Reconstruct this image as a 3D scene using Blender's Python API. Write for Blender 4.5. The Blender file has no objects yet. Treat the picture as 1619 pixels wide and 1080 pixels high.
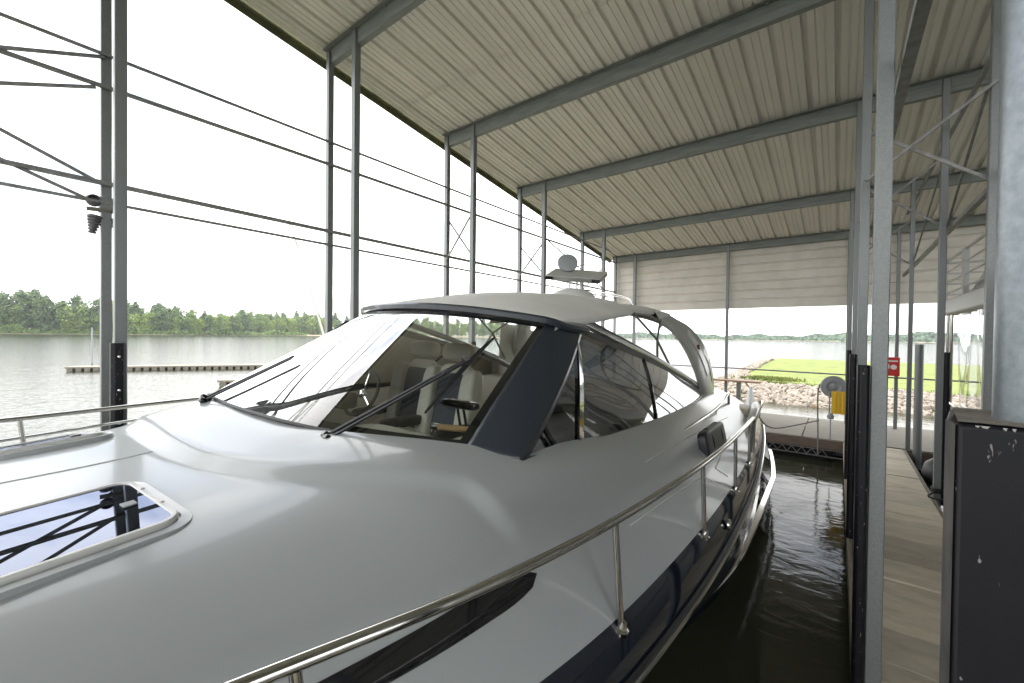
import bpy, bmesh, math, random
from mathutils import Vector, Matrix
PI = math.pi
R = math.radians
sc = bpy.context.scene
col = sc.collection

# ---------------------------------------------------------------- camera, world, sun, exposure
YAW, PIT, ROL, FPX = R(37.90126), R(-.70553), R(.66460), 664.405
fw = Vector((-math.sin(YAW)*math.cos(PIT), math.cos(YAW)*math.cos(PIT), math.sin(PIT)))
rt = Vector((math.cos(YAW), math.sin(YAW), 0))
up = rt.cross(fw)
r2 = rt*math.cos(ROL) + up*math.sin(ROL)
u2 = -rt*math.sin(ROL) + up*math.cos(ROL)
cam_d = bpy.data.cameras.new('camera'); cam = bpy.data.objects.new('camera', cam_d); col.objects.link(cam)
cam.matrix_world = Matrix(((r2.x, u2.x, -fw.x, 0), (r2.y, u2.y, -fw.y, 0), (r2.z, u2.z, -fw.z, 0), (0, 0, 0, 1)))
cam_d.sensor_width = 36; cam_d.lens = FPX/1619*36
cam_d.clip_start = .03; cam_d.clip_end = 12000
sc.camera = cam
SUN_EL, SUN_AZ = 72, 235      # azimuth clockwise from +Y
w = bpy.data.worlds.new("World"); sc.world = w; w.use_nodes = True
nt = w.node_tree; nt.nodes.clear()
def nd(nt, t, **k):
    n = nt.nodes.new(t)
    for a, b in k.items():
        if a in n.inputs: n.inputs[a].default_value = b
        else: setattr(n, a, b)
    return n
out = nd(nt, 'ShaderNodeOutputWorld'); bg = nd(nt, 'ShaderNodeBackground', Strength=.12)
sky = nd(nt, 'ShaderNodeTexSky'); sky.sky_type = 'NISHITA'; sky.sun_disc = False
sky.sun_elevation = R(SUN_EL); sky.sun_rotation = R(SUN_AZ); sky.dust_density = 3; sky.air_density = 1.2
tc = nd(nt, 'ShaderNodeTexCoord'); mp = nd(nt, 'ShaderNodeMapping'); mp.inputs['Scale'].default_value = (1, 1, 3.0)
nz = nd(nt, 'ShaderNodeTexNoise', Scale=2.6, Detail=7, Roughness=.55, Distortion=.4)
cr = nd(nt, 'ShaderNodeValToRGB'); cr.color_ramp.elements[0].position = .33; cr.color_ramp.elements[1].position = .50
cr.color_ramp.elements[0].color = (.12, .12, .12, 1)
mx = nd(nt, 'ShaderNodeMix', data_type='RGBA')
nt.links.new(tc.outputs['Generated'], mp.inputs[0]); nt.links.new(mp.outputs[0], nz.inputs['Vector'])
nt.links.new(nz.outputs['Fac'], cr.inputs[0]); nt.links.new(cr.outputs[0], mx.inputs[0])
nt.links.new(sky.outputs[0], mx.inputs[6]); mx.inputs[7].default_value = (9.6, 9.55, 9.4, 1)
nt.links.new(mx.outputs[2], bg.inputs[0]); nt.links.new(bg.outputs[0], out.inputs[0])
sd = bpy.data.lights.new('sun', 'SUN'); sd.energy = 2.2; sd.angle = R(5); sd.color = (1, .955, .89)
so = bpy.data.objects.new('sun', sd); col.objects.link(so)
az, el = R(SUN_AZ), R(SUN_EL)
sv = Vector((math.sin(az)*math.cos(el), math.cos(az)*math.cos(el), math.sin(el)))
so.rotation_euler = sv.to_track_quat('Z', 'Y').to_euler()
sc.view_settings.view_transform = 'Standard'; sc.view_settings.look = 'None'
sc.view_settings.gamma = 1; sc.view_settings.exposure = 1.72
sc.cycles.max_bounces = 10; sc.cycles.transparent_max_bounces = 16; sc.cycles.glossy_bounces = 5
sc.cycles.caustics_reflective = False

# ---------------------------------------------------------------- helpers
WL = -2.45                                     # water level (camera at the origin)
def tag(o, label=None, cat=None, group=None, kind=None):
    if label: o['label'] = label
    if cat: o['category'] = cat
    if group: o['group'] = group
    if kind: o['kind'] = kind
    return o
def empty(name, loc=(0, 0, 0), rot=(0, 0, 0), **k):
    o = bpy.data.objects.new(name, None); col.objects.link(o); o.location = loc; o.rotation_euler = rot
    o.empty_display_size = .1
    return tag(o, **k)
def copy_tree(o, parent=None):
    c = o.copy(); col.objects.link(c); c.parent = parent
    for ch in list(o.children): copy_tree(ch, c)
    return c
class MB:
    def __init__(s): s.v = []; s.f = []
    def add(s, vs, fs):
        n = len(s.v); s.v += [tuple(v) for v in vs]; s.f += [tuple(i+n for i in f) for f in fs]; return s
    def box(s, lo, hi, M=None):
        x0, y0, z0 = lo; x1, y1, z1 = hi
        vs = [Vector(p) for p in ((x0,y0,z0),(x1,y0,z0),(x1,y1,z0),(x0,y1,z0),(x0,y0,z1),(x1,y0,z1),(x1,y1,z1),(x0,y1,z1))]
        if M: vs = [M @ v for v in vs]
        return s.add(vs, [(0,3,2,1),(4,5,6,7),(0,1,5,4),(1,2,6,5),(2,3,7,6),(3,0,4,7)])
    def bar(s, a, b, wd, ht=None, upv=(0, 0, 1)):       # rectangular bar from a to b
        a = Vector(a); b = Vector(b); ht = ht or wd; d = (b-a).normalized(); u = Vector(upv)
        if abs(d.dot(u)) > .98: u = Vector((1, 0, 0))
        x = d.cross(u).normalized(); y = x.cross(d)
        vs = [p + x*i*wd/2 + y*j*ht/2 for p in (a, b) for i, j in ((-1,-1),(1,-1),(1,1),(-1,1))]
        return s.add(vs, [(0,1,2,3),(7,6,5,4),(0,4,5,1),(1,5,6,2),(2,6,7,3),(3,7,4,0)])
    def angle(s, a, b, wd, th=.006, upv=(0, 0, 1)):     # angle iron
        a = Vector(a); b = Vector(b); d = (b-a).normalized(); u = Vector(upv)
        if abs(d.dot(u)) > .98: u = Vector((1, 0, 0))
        x = d.cross(u).normalized(); y = x.cross(d)
        pr = [(0,0),(wd,0),(wd,th),(th,th),(th,wd),(0,wd)]
        vs = [p + x*i + y*j for p in (a, b) for i, j in pr]
        fs = [tuple(range(5, -1, -1)), tuple(range(6, 12))] + [(i, (i+1) % 6, (i+1) % 6+6, i+6) for i in range(6)]
        return s.add(vs, fs)
    def tube(s, pts, r, n=10, closed=False, caps=True, flat=1):
        pts = [Vector(p) for p in pts]; m = len(pts); rs = r if isinstance(r, (list, tuple)) else [r]*m
        T = []
        for i in range(m):
            if closed: t = pts[(i+1) % m]-pts[i-1]
            else: t = pts[min(i+1, m-1)]-pts[max(i-1, 0)]
            T.append(t.normalized())
        u = Vector((0, 0, 1)) if abs(T[0].z) < .9 else Vector((1, 0, 0))
        u = (u - T[0]*u.dot(T[0])).normalized(); base = len(s.v)
        for i in range(m):
            u = (u - T[i]*u.dot(T[i])).normalized(); b = T[i].cross(u)
            for k in range(n):
                an = 2*PI*k/n; s.v.append(tuple(pts[i] + (u*math.cos(an)*flat + b*math.sin(an))*rs[i]))
        for i in range(m if closed else m-1):
            j = (i+1) % m
            for k in range(n):
                l = (k+1) % n; s.f.append((base+i*n+k, base+i*n+l, base+j*n+l, base+j*n+k))
        if caps and not closed:
            s.f.append(tuple(base+k for k in range(n-1, -1, -1))); s.f.append(tuple(base+(m-1)*n+k for k in range(n)))
        return s
    def sweep(s, pts, prof, upv=(0, 0, 1), closed=False):      # prof in (side, up); up vector fixed or per point
        pts = [Vector(p) for p in pts]; m = len(pts); n = len(prof); base = len(s.v)
        for i in range(m):
            t = (pts[(i+1) % m]-pts[i-1]) if closed else pts[min(i+1, m-1)]-pts[max(i-1, 0)]
            t.normalize(); u = Vector(upv[i] if isinstance(upv, list) else upv)
            x = t.cross(u).normalized(); y = x.cross(t)
            for a, b in prof: s.v.append(tuple(pts[i]+x*a+y*b))
        for i in range(m if closed else m-1):
            j = (i+1) % m
            for k in range(n):
                l = (k+1) % n; s.f.append((base+i*n+k, base+i*n+l, base+j*n+l, base+j*n+k))
        if not closed:
            s.f.append(tuple(base+k for k in range(n-1, -1, -1))); s.f.append(tuple(base+(m-1)*n+k for k in range(n)))
        return s
    def grid(s, fn, nu, nv, keep=None):
        base = len(s.v)
        for i in range(nu+1):
            for j in range(nv+1): s.v.append(tuple(fn(i/nu, j/nv)))
        for i in range(nu):
            for j in range(nv):
                if keep and not keep(i, j): continue
                a = base+i*(nv+1)+j; s.f.append((a, a+nv+1, a+nv+2, a+1))
        return s
    def lathe(s, prof, n=20, c=(0, 0, 0), M=None):
        base = len(s.v)
        for r, z in prof:
            for k in range(n):
                an = 2*PI*k/n; v = Vector((r*math.cos(an), r*math.sin(an), z))
                if M: v = M @ v
                s.v.append(tuple(v+Vector(c)))
        for i in range(len(prof)-1):
            for k in range(n):
                l = (k+1) % n; s.f.append((base+i*n+k, base+i*n+l, base+(i+1)*n+l, base+(i+1)*n+k))
        s.f.append(tuple(base+k for k in range(n-1, -1, -1))); s.f.append(tuple(base+(len(prof)-1)*n+k for k in range(n)))
        return s
    def build(s, name, mat, parent=None, smooth=True, ang=35, solid=0, bevel=0, weld=False, sub=0, **k):
        me = bpy.data.meshes.new(name); me.from_pydata(s.v, [], s.f)
        bm = bmesh.new(); bm.from_mesh(me)
        if weld: bmesh.ops.remove_doubles(bm, verts=bm.verts, dist=.0005)
        bmesh.ops.recalc_face_normals(bm, faces=bm.faces) if weld or not solid else None
        bm.to_mesh(me); bm.free()
        me.materials.append(mat)
        if smooth:
            for p in me.polygons: p.use_smooth = True
            me.set_sharp_from_angle(angle=R(ang))
        o = bpy.data.objects.new(name, me); col.objects.link(o)
        if parent: o.parent = parent
        if solid:
            md = o.modifiers.new('solid', 'SOLIDIFY'); md.thickness = solid; md.offset = 0
        if bevel:
            md = o.modifiers.new('bevel', 'BEVEL'); md.width = bevel; md.segments = 2; md.limit_method = 'ANGLE'; md.angle_limit = R(40)
            md.harden_normals = False
        if sub:
            md = o.modifiers.new('sub', 'SUBSURF'); md.levels = sub; md.render_levels = sub
        return tag(o, **k)
def interp(keys, x):            # smooth (hermite) interpolation through (x, y) keys
    if x <= keys[0][0]: return keys[0][1]
    if x >= keys[-1][0]: return keys[-1][1]
    for i in range(len(keys)-1):
        x0, y0 = keys[i]; x1, y1 = keys[i+1]
        if x <= x1:
            def sl(j):
                if j <= 0 or j >= len(keys)-1:
                    a, b = (0, 1) if j <= 0 else (len(keys)-2, len(keys)-1)
                else: a, b = j-1, j+1
                return (keys[b][1]-keys[a][1])/(keys[b][0]-keys[a][0])
            h = x1-x0; t = (x-x0)/h; m0 = sl(i)*h; m1 = sl(i+1)*h
            return (2*t**3-3*t**2+1)*y0 + (t**3-2*t**2+t)*m0 + (-2*t**3+3*t**2)*y1 + (t**3-t**2)*m1
def curve3(pts, n):            # smooth 3D curve through points, chord parameter
    pts = [Vector(p) for p in pts]; d = [0]
    for i in range(1, len(pts)): d.append(d[-1]+(pts[i]-pts[i-1]).length)
    ks = [[(d[i], pts[i][a]) for i in range(len(pts))] for a in range(3)]
    return [Vector([interp(ks[a], d[-1]*i/n) for a in range(3)]) for i in range(n+1)]
def smst(a, b, x):
    t = min(1, max(0, (x-a)/(b-a))); return t*t*(3-2*t)

# ---------------------------------------------------------------- materials
def mat(name, c, rough=.5, metal=0, coat=0, spec=.5, noise=None, bump=None, c2=None, coord='Object', stretch=(1, 1, 1), nrange=(.35, .65), rvar=0, coat_r=.03):
    m = bpy.data.materials.new(name); m.use_nodes = True; n = m.node_tree; p = n.nodes['Principled BSDF']
    p.inputs['Base Color'].default_value = (*c, 1); p.inputs['Roughness'].default_value = rough
    p.inputs['Metallic'].default_value = metal; p.inputs['Specular IOR Level'].default_value = spec
    p.inputs['Coat Weight'].default_value = coat; p.inputs['Coat Roughness'].default_value = coat_r
    t = None
    if noise or bump:
        t = nd(n, 'ShaderNodeTexCoord'); mpn = nd(n, 'ShaderNodeMapping'); mpn.inputs['Scale'].default_value = stretch
        n.links.new(t.outputs[coord], mpn.inputs[0])
    if noise:
        a = nd(n, 'ShaderNodeTexNoise', Scale=noise, Detail=6, Roughness=.6)
        n.links.new(mpn.outputs[0], a.inputs['Vector'])
        r = nd(n, 'ShaderNodeValToRGB'); r.color_ramp.elements[0].position, r.color_ramp.elements[1].position = nrange
        r.color_ramp.elements[0].color = (*c, 1); r.color_ramp.elements[1].color = (*(c2 or [v*.7 for v in c]), 1)
        n.links.new(a.outputs['Fac'], r.inputs[0]); n.links.new(r.outputs[0], p.inputs['Base Color'])
        if rvar:
            mr = nd(n, 'ShaderNodeMapRange'); mr.inputs[3].default_value = rough-rvar; mr.inputs[4].default_value = rough+rvar
            n.links.new(a.outputs['Fac'], mr.inputs[0]); n.links.new(mr.outputs[0], p.inputs['Roughness'])
    if bump:
        b = nd(n, 'ShaderNodeTexNoise', Scale=bump[0], Detail=4); n.links.new(mpn.outputs[0], b.inputs['Vector'])
        bb = nd(n, 'ShaderNodeBump', Strength=bump[1], Distance=bump[2] if len(bump) > 2 else .01)
        n.links.new(b.outputs['Fac'], bb.inputs['Height']); n.links.new(bb.outputs[0], p.inputs['Normal'])
    return m
def glass(name, tint, boost=1.0, base=0.0, grey=(1, 1, 1)):
    m = bpy.data.materials.new(name); m.use_nodes = True; n = m.node_tree; n.nodes.clear()
    o = nd(n, 'ShaderNodeOutputMaterial'); tr = nd(n, 'ShaderNodeBsdfTransparent'); tr.inputs[0].default_value = (*tint, 1)
    gl = nd(n, 'ShaderNodeBsdfGlossy'); gl.inputs['Roughness'].default_value = 0; gl.inputs[0].default_value = (*grey, 1)
    fr = nd(n, 'ShaderNodeFresnel', IOR=1.5); ma = nd(n, 'ShaderNodeMath', operation='MULTIPLY_ADD')
    ma.inputs[1].default_value = boost; ma.inputs[2].default_value = base; ma.use_clamp = True
    mi = nd(n, 'ShaderNodeMixShader'); n.links.new(fr.outputs[0], ma.inputs[0]); n.links.new(ma.outputs[0], mi.inputs[0])
    n.links.new(tr.outputs[0], mi.inputs[1]); n.links.new(gl.outputs[0], mi.inputs[2]); n.links.new(mi.outputs[0], o.inputs[0])
    return m
M = {}
M['galv'] = mat('galvanised_steel', (.215, .23, .228), .45, .4, noise=90, c2=(.155, .168, .166), rvar=.1, bump=(140, .12, .002), nrange=(.25, .75))
M['galv_near'] = mat('galvanised_tube', (.21, .235, .25), .36, .6, noise=85, c2=(.15, .172, .185), rvar=.08, bump=(90, .12, .001), nrange=(.3, .7))
M['purlin'] = mat('weathered_galvanised', (.23, .25, .235), .6, .2, noise=3, c2=(.165, .185, .175), stretch=(1, 8, 8))
M['brace'] = mat('dull_steel', (.26, .27, .265), .5, .35, noise=15, c2=(.17, .165, .155))
M['roof'] = mat('painted_sheet', (.83, .815, .765), .42, 0, noise=1.6, c2=(.76, .745, .695), stretch=(2, .35, 1), bump=(.8, .06, .02))
M['wall'] = mat('painted_siding', (.72, .69, .62), .5, noise=2, c2=(.62, .59, .53))
M['moss'] = mat('mossy_trim', (.16, .165, .075), .85, noise=5, c2=(.10, .105, .06), bump=(40, .4, .01))
M['bumper'] = mat('dark_vinyl', (.005, .0055, .008), .45, spec=.22, noise=9, c2=(.0075, .0075, .010), rvar=.1)
M['cap'] = mat('weathered_cap', (.20, .185, .155), .9, noise=14, c2=(.10, .09, .075), bump=(40, .5, .006))
M['concrete'] = mat('dock_panel', (.225, .205, .165), .85, noise=3.5, c2=(.165, .15, .12), bump=(70, .35, .004), stretch=(1, 2.5, 1), nrange=(.3, .72))
M['wood'] = mat('weathered_wood', (.33, .285, .225), .8, noise=5, c2=(.21, .175, .135), stretch=(8, 1, 8), bump=(30, .4, .004))
M['brownwood'] = mat('brown_board', (.20, .15, .115), .75, noise=5, c2=(.13, .1, .08), stretch=(1, 8, 8))
M['tablewood'] = mat('table_board', (.40, .25, .14), .6, noise=8, c2=(.3, .18, .1), stretch=(1, 6, 6))
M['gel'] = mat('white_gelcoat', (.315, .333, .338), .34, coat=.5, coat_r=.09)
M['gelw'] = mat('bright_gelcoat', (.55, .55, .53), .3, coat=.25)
M['navy'] = mat('navy_gelcoat', (.006, .009, .016), .06)
M['greypaint'] = mat('slate_paint', (.022, .028, .038), .3, coat=.5, coat_r=.08)
M['black'] = mat('black_rubber', (.012, .012, .013), .5)
M['gloss_black'] = mat('gloss_black', (.008, .008, .01), .08, coat=1)
M['steel'] = mat('stainless', (.58, .57, .54), .12, 1)
M['boottop'] = mat('boot_top', (.02, .02, .022), .35)
M['canvas'] = mat('canvas', (.60, .595, .56), .8, bump=(260, .15, .002), noise=2.5, c2=(.54, .535, .50))
M['liner'] = mat('tan_headliner', (.62, .50, .40), .8)
M['arch'] = mat('arch_paint', (.36, .365, .34), .4, coat=.3)
M['vinyl'] = mat('cream_vinyl', (.80, .75, .64), .45, bump=(120, .1, .002))
M['inset'] = mat('navy_fabric', (.05, .055, .075), .8, noise=80, c2=(.085, .09, .11))
M['dash'] = mat('dark_dash', (.03, .026, .024), .6)
M['chrome'] = mat('chrome', (.85, .85, .85), .06, 1)
M['varnish'] = mat('varnished_wood', (.62, .40, .19), .3, noise=12, c2=(.5, .3, .13), stretch=(1, 8, 8))
M['floor'] = mat('cockpit_floor', (.42, .39, .34), .6)
M['yellow'] = mat('yellow_plastic', (.80, .50, .02), .4)
M['greyplastic'] = mat('grey_plastic', (.27, .29, .30), .5)
M['red'] = mat('red_box', (.55, .02, .02), .35)
M['whitem'] = mat('white_paint', (.78, .78, .76), .45)
M['rope'] = mat('rope', (.25, .24, .22), .9)
M['nb'] = mat('satin_white', (.45, .45, .44), .5)
M['lampgrey'] = mat('cast_grey', (.10, .10, .11), .5)
M['sidegrime'] = mat('grimy_vinyl_side', (.075, .07, .062), .8, noise=30, c2=(.03, .029, .028), stretch=(1, 1, .5))
M['flake'] = mat('torn_vinyl', (.30, .29, .27), .8)
M['mastp'] = mat('aluminium_mast', (.62, .61, .56), .5)
M['bag'] = mat('white_plastic_bag', (.8, .82, .84), .4)
M['ws'] = glass('windshield_glass', (.90, .95, .93), 4.6, -.145)
M['sideg'] = glass('tinted_glass', (.035, .04, .045), 2.0, .0)
M['hatchg'] = glass('hatch_glass', (.02, .02, .035), 2.0, .15, (.44, .48, .60))
M['vinylclear'] = glass('clear_vinyl', (.75, .76, .76), .9, .12)
def panel_tone(m, axis, step):
    n = m.node_tree; p = n.nodes['Principled BSDF']; src = p.inputs['Base Color'].links[0].from_socket
    t = nd(n, 'ShaderNodeTexCoord'); sx = nd(n, 'ShaderNodeSeparateXYZ'); n.links.new(t.outputs['Object'], sx.inputs[0])
    d = nd(n, 'ShaderNodeMath', operation='DIVIDE'); d.inputs[1].default_value = step; n.links.new(sx.outputs[axis], d.inputs[0])
    f = nd(n, 'ShaderNodeMath', operation='FLOOR'); n.links.new(d.outputs[0], f.inputs[0])
    wn = nd(n, 'ShaderNodeTexWhiteNoise', noise_dimensions='1D'); n.links.new(f.outputs[0], wn.inputs['W'])
    mr = nd(n, 'ShaderNodeMapRange'); mr.inputs[3].default_value = .72; mr.inputs[4].default_value = 1.12; n.links.new(wn.outputs[0], mr.inputs[0])
    mx = nd(n, 'ShaderNodeMix', data_type='RGBA', blend_type='MULTIPLY'); mx.inputs[0].default_value = 1
    n.links.new(src, mx.inputs[6]); n.links.new(mr.outputs[0], mx.inputs[7]); n.links.new(mx.outputs[2], p.inputs['Base Color'])
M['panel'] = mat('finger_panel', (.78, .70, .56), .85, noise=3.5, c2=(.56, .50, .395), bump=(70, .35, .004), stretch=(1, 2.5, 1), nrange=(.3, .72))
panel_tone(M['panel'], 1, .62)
# scuffed vinyl: sparse pale scratches
def scuff(m):
    n = m.node_tree; p = n.nodes['Principled BSDF']; src = p.inputs['Base Color'].links[0].from_socket
    t = nd(n, 'ShaderNodeTexCoord'); mpn = nd(n, 'ShaderNodeMapping'); mpn.inputs['Scale'].default_value = (1, 1, .35); n.links.new(t.outputs['Object'], mpn.inputs[0])
    a = nd(n, 'ShaderNodeTexNoise', Scale=75, Detail=3, Roughness=.6); n.links.new(mpn.outputs[0], a.inputs['Vector'])
    r = nd(n, 'ShaderNodeValToRGB'); r.color_ramp.elements[0].position = .672; r.color_ramp.elements[1].position = .70; n.links.new(a.outputs['Fac'], r.inputs[0])
    mx = nd(n, 'ShaderNodeMix', data_type='RGBA'); n.links.new(r.outputs[0], mx.inputs[0]); n.links.new(src, mx.inputs[6]); mx.inputs[7].default_value = (.22, .21, .2, 1)
    n.links.new(mx.outputs[2], p.inputs['Base Color'])
scuff(M['bumper'])
def leafmat(name, c, c2, sc_=.15):
    m = mat(name, c, .7, noise=sc_, c2=c2, coord='Object', nrange=(.3, .7))
    p = m.node_tree.nodes['Principled BSDF']; p.inputs['Subsurface Weight'].default_value = 0
    return m
M['leafA'] = leafmat('leaves_mid', (.145, .225, .038), (.075, .13, .025))
M['leafB'] = leafmat('leaves_light', (.24, .32, .038), (.13, .205, .03))
M['leafC'] = leafmat('leaves_dark', (.08, .14, .034), (.05, .088, .025))
M['leafF'] = leafmat('leaves_far', (.07, .12, .06), (.045, .085, .045), .02)
M['bark'] = mat('bark', (.09, .07, .055), .9)
M['grass'] = mat('lawn', (.145, .170, .030), .9, noise=1.1, c2=(.085, .115, .026), bump=(12, .6, .05))
M['sand'] = mat('sandy_bank', (.27, .22, .14), .9, noise=.1, c2=(.17, .15, .09))
M['rock'] = mat('limestone', (.26, .225, .19), .85, noise=2.2, c2=(.15, .13, .11), bump=(9, .6, .04))
M['rockb'] = mat('ochre_limestone', (.22, .15, .08), .85, noise=2.2, c2=(.13, .09, .05), bump=(9, .6, .04))
def water_mat():
    # rippled murky lake: diffuse body under a Fresnel reflection whose strength allows for unresolved wave slopes
    m = bpy.data.materials.new('lake_water'); m.use_nodes = True; n = m.node_tree; n.nodes.clear()
    o = nd(n, 'ShaderNodeOutputMaterial'); df = nd(n, 'ShaderNodeBsdfDiffuse'); df.inputs[0].default_value = (.050, .052, .034, 1)
    gl = nd(n, 'ShaderNodeBsdfGlossy'); gl.inputs['Roughness'].default_value = .045; gl.inputs[0].default_value = (.65, .65, .66, 1)
    fr = nd(n, 'ShaderNodeFresnel', IOR=1.42); mi = nd(n, 'ShaderNodeMixShader')
    t = nd(n, 'ShaderNodeTexCoord'); mpn = nd(n, 'ShaderNodeMapping'); mpn.inputs['Scale'].default_value = (1, 1.8, 1); mpn.inputs['Rotation'].default_value = (0, 0, R(25))
    a = nd(n, 'ShaderNodeTexNoise', Scale=3.1, Detail=5, Roughness=.5, Distortion=.5)
    b = nd(n, 'ShaderNodeTexNoise', Scale=.7, Detail=3)
    ad = nd(n, 'ShaderNodeMath', operation='ADD'); bu = nd(n, 'ShaderNodeBump', Strength=.42, Distance=.016)
    n.links.new(t.outputs['Object'], mpn.inputs[0]); n.links.new(mpn.outputs[0], a.inputs['Vector']); n.links.new(mpn.outputs[0], b.inputs['Vector'])
    n.links.new(a.outputs['Fac'], ad.inputs[0]); n.links.new(b.outputs['Fac'], ad.inputs[1])
    # sheltered inside the shed, choppier out on the open lake
    sx = nd(n, 'ShaderNodeSeparateXYZ'); n.links.new(t.outputs['Object'], sx.inputs[0])
    m1 = nd(n, 'ShaderNodeMapRange'); m1.inputs[1].default_value = -6; m1.inputs[2].default_value = -14; m1.inputs[3].default_value = 1; m1.inputs[4].default_value = 3.6
    m2 = nd(n, 'ShaderNodeMapRange'); m2.inputs[1].default_value = 24; m2.inputs[2].default_value = 45; m2.inputs[3].default_value = 1; m2.inputs[4].default_value = 3.6
    n.links.new(sx.outputs[0], m1.inputs[0]); n.links.new(sx.outputs[1], m2.inputs[0])
    mm = nd(n, 'ShaderNodeMath', operation='MAXIMUM'); n.links.new(m1.outputs[0], mm.inputs[0]); n.links.new(m2.outputs[0], mm.inputs[1])
    mu = nd(n, 'ShaderNodeMath', operation='MULTIPLY'); n.links.new(ad.outputs[0], mu.inputs[0]); n.links.new(mm.outputs[0], mu.inputs[1]); n.links.new(mu.outputs[0], bu.inputs['Height'])
    for q in (df, gl, fr): n.links.new(bu.outputs[0], q.inputs['Normal'])
    n.links.new(fr.outputs[0], mi.inputs[0]); n.links.new(df.outputs[0], mi.inputs[1]); n.links.new(gl.outputs[0], mi.inputs[2]); n.links.new(mi.outputs[0], o.inputs[0])
    return m
M['water'] = water_mat()

# ---------------------------------------------------------------- setting: water, far land, bank
mb = MB(); mb.add([(-6000, -3000, WL), (6000, -3000, WL), (6000, 7000, WL), (-6000, 7000, WL)], [(0, 1, 2, 3)])
mb.build('water', M['water'], smooth=False, kind='structure')
# peninsula with grass, behind the dock
def pen_y0(x): return 18.3 + .10*max(0, -x)*1.0 + .35*math.sin(x*.8) + .9*smst(-3, -7, x)
def pen_z(x, y):
    d = y - pen_y0(x); edge = smst(-6.6, -4.3, x)
    z = -2.75 + .70*smst(-.6, 3.4, d) + .42*smst(3.4, 20, d)
    return -2.9 + (z+2.9)*edge
mb = MB(); mb.grid(lambda u, v: (-10+60*u, 18.4+25*v, pen_z(-10+60*u, 18.4+25*v) if v < .999 else -2.9), 60, 50)
mb.build('ground', M['grass'], smooth=True, ang=80, kind='structure')
rng = random.Random(3)
def rock_mesh(seed, m):
    r = random.Random(seed); bm = bmesh.new(); bmesh.ops.create_icosphere(bm, subdivisions=1, radius=1)
    for v in bm.verts:
        v.co *= .7+.5*r.random(); v.co.z *= .75
    me = bpy.data.meshes.new('rock'); bm.to_mesh(me); bm.free(); me.materials.append(m); return me
rocks = [rock_mesh(i, M['rock'] if i < 7 else M['rockb']) for i in range(10)]
spots = []
for i in range(8000):
    x = -6.8 + 23*rng.random(); d = -.5 + (3.9+4.5*smst(-2.6, -4.2, x))*rng.random()**.9
    y = pen_y0(x)+d; ed = smst(-6.8, -5.2, x)
    if i % 5 == 0: x = -6.3+2.2*rng.random(); y = 20+19*rng.random(); d = 3; ed = 1
    if x < -3 and rng.random() > ed*1.3: continue
    spots.append((math.hypot(x, y), x, y, d))
spots.sort()
big = MB()
for k, (q, x, y, d) in enumerate(spots):
    s = .075+.12*rng.random()**1.6; z = pen_z(x, y)+.03
    low = d < .7 + .4*rng.random()
    idx = (7+rng.randrange(3)) if low and rng.random() < .75 else rng.randrange(7)
    if k % 24 == 0 and k//24 < 280:
        o = bpy.data.objects.new('rock', rocks[idx]); col.objects.link(o); s *= 1.15
        o.location = (x, y, z+.05); o.scale = (s, s*.9, s*.8); o.rotation_euler = (rng.random()*6, rng.random()*6, rng.random()*6)
        tag(o, 'one of the pale broken rocks piled along the grassy bank behind the dock', 'rock', 'riprap rocks on the bank')
    else:
        Mx = Matrix.Translation((x, y, z)) @ Matrix.Rotation(rng.random()*6, 4, 'Z') @ Matrix.Rotation(rng.random()*6, 4, 'X') @ Matrix.Scale(s, 4)
        me = rocks[idx]
        big.add([Mx @ v.co for v in me.vertices], [tuple(p.vertices) for p in me.polygons])
rk = big.build('riprap', M['rock'], smooth=False, kind='stuff', label='pale rubble of broken limestone covering the bank below the grass', cat='rubble')
# grass tufts in the riprap and on its rim
tf = MB()
for i in range(4200):
    x = -2.6+1.6*rng.gauss(0, .35) if i < 1600 else -3+19*rng.random()
    y = (23.2+.35*rng.gauss(0, 1)) if i < 1600 else pen_y0(x)+3.2+rng.random()*1.6
    z = pen_z(x, y)+.02; h = .04+.09*rng.random(); a = rng.random()*PI
    dx, dy = math.cos(a)*.03, math.sin(a)*.03; lx, ly = rng.gauss(0, .04), rng.gauss(0, .04)
    if i < 1600: z += .12; h *= 1.3
    tf.add([(x-dx, y-dy, z), (x+dx, y+dy, z), (x+lx, y+ly, z+h)], [(0, 1, 2)])
tf.build('grass', M['grass'], smooth=False, kind='stuff', label='bright green grass growing above the pale rocks', cat='grass')

# far shores ------------------------------------------------------------------------------------
def strip_land(name, pts, h, depth, m):
    mb = MB(); n = len(pts)
    for i, (x, y) in enumerate(pts):
        a = Vector(pts[min(i+1, n-1)])-Vector(pts[max(i-1, 0)]); nrm = Vector((-a.y, a.x)).normalized()
        for k, (dd, z) in enumerate(((0, -.3), (6, h*.6), (14, h), (depth, h+2))):
            mb.v.append((x+nrm.x*dd, y+nrm.y*dd, WL+z))
    for i in range(n-1):
        for k in range(3):
            a = i*4+k; mb.f.append((a, a+4, a+5, a+1))
    return mb.build(name, m, ang=80, kind='structure')
LS = [(-560, -330), (-505, -120), (-478, 0), (-470, 60), (-475, 110), (-520, 190), (-560, 260), (-560, 330), (-520, 420), (-470, 520), (-430, 640)]
def LSp(t):
    n = len(LS)-1; i = min(int(t*n), n-1); f = t*n-i
    return Vector(LS[i]).lerp(Vector(LS[i+1]), f)
rev = [LS[i] for i in range(len(LS))]
land = strip_land('left_shore_ground', rev, 1.2, 120, M['sand'])
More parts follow.
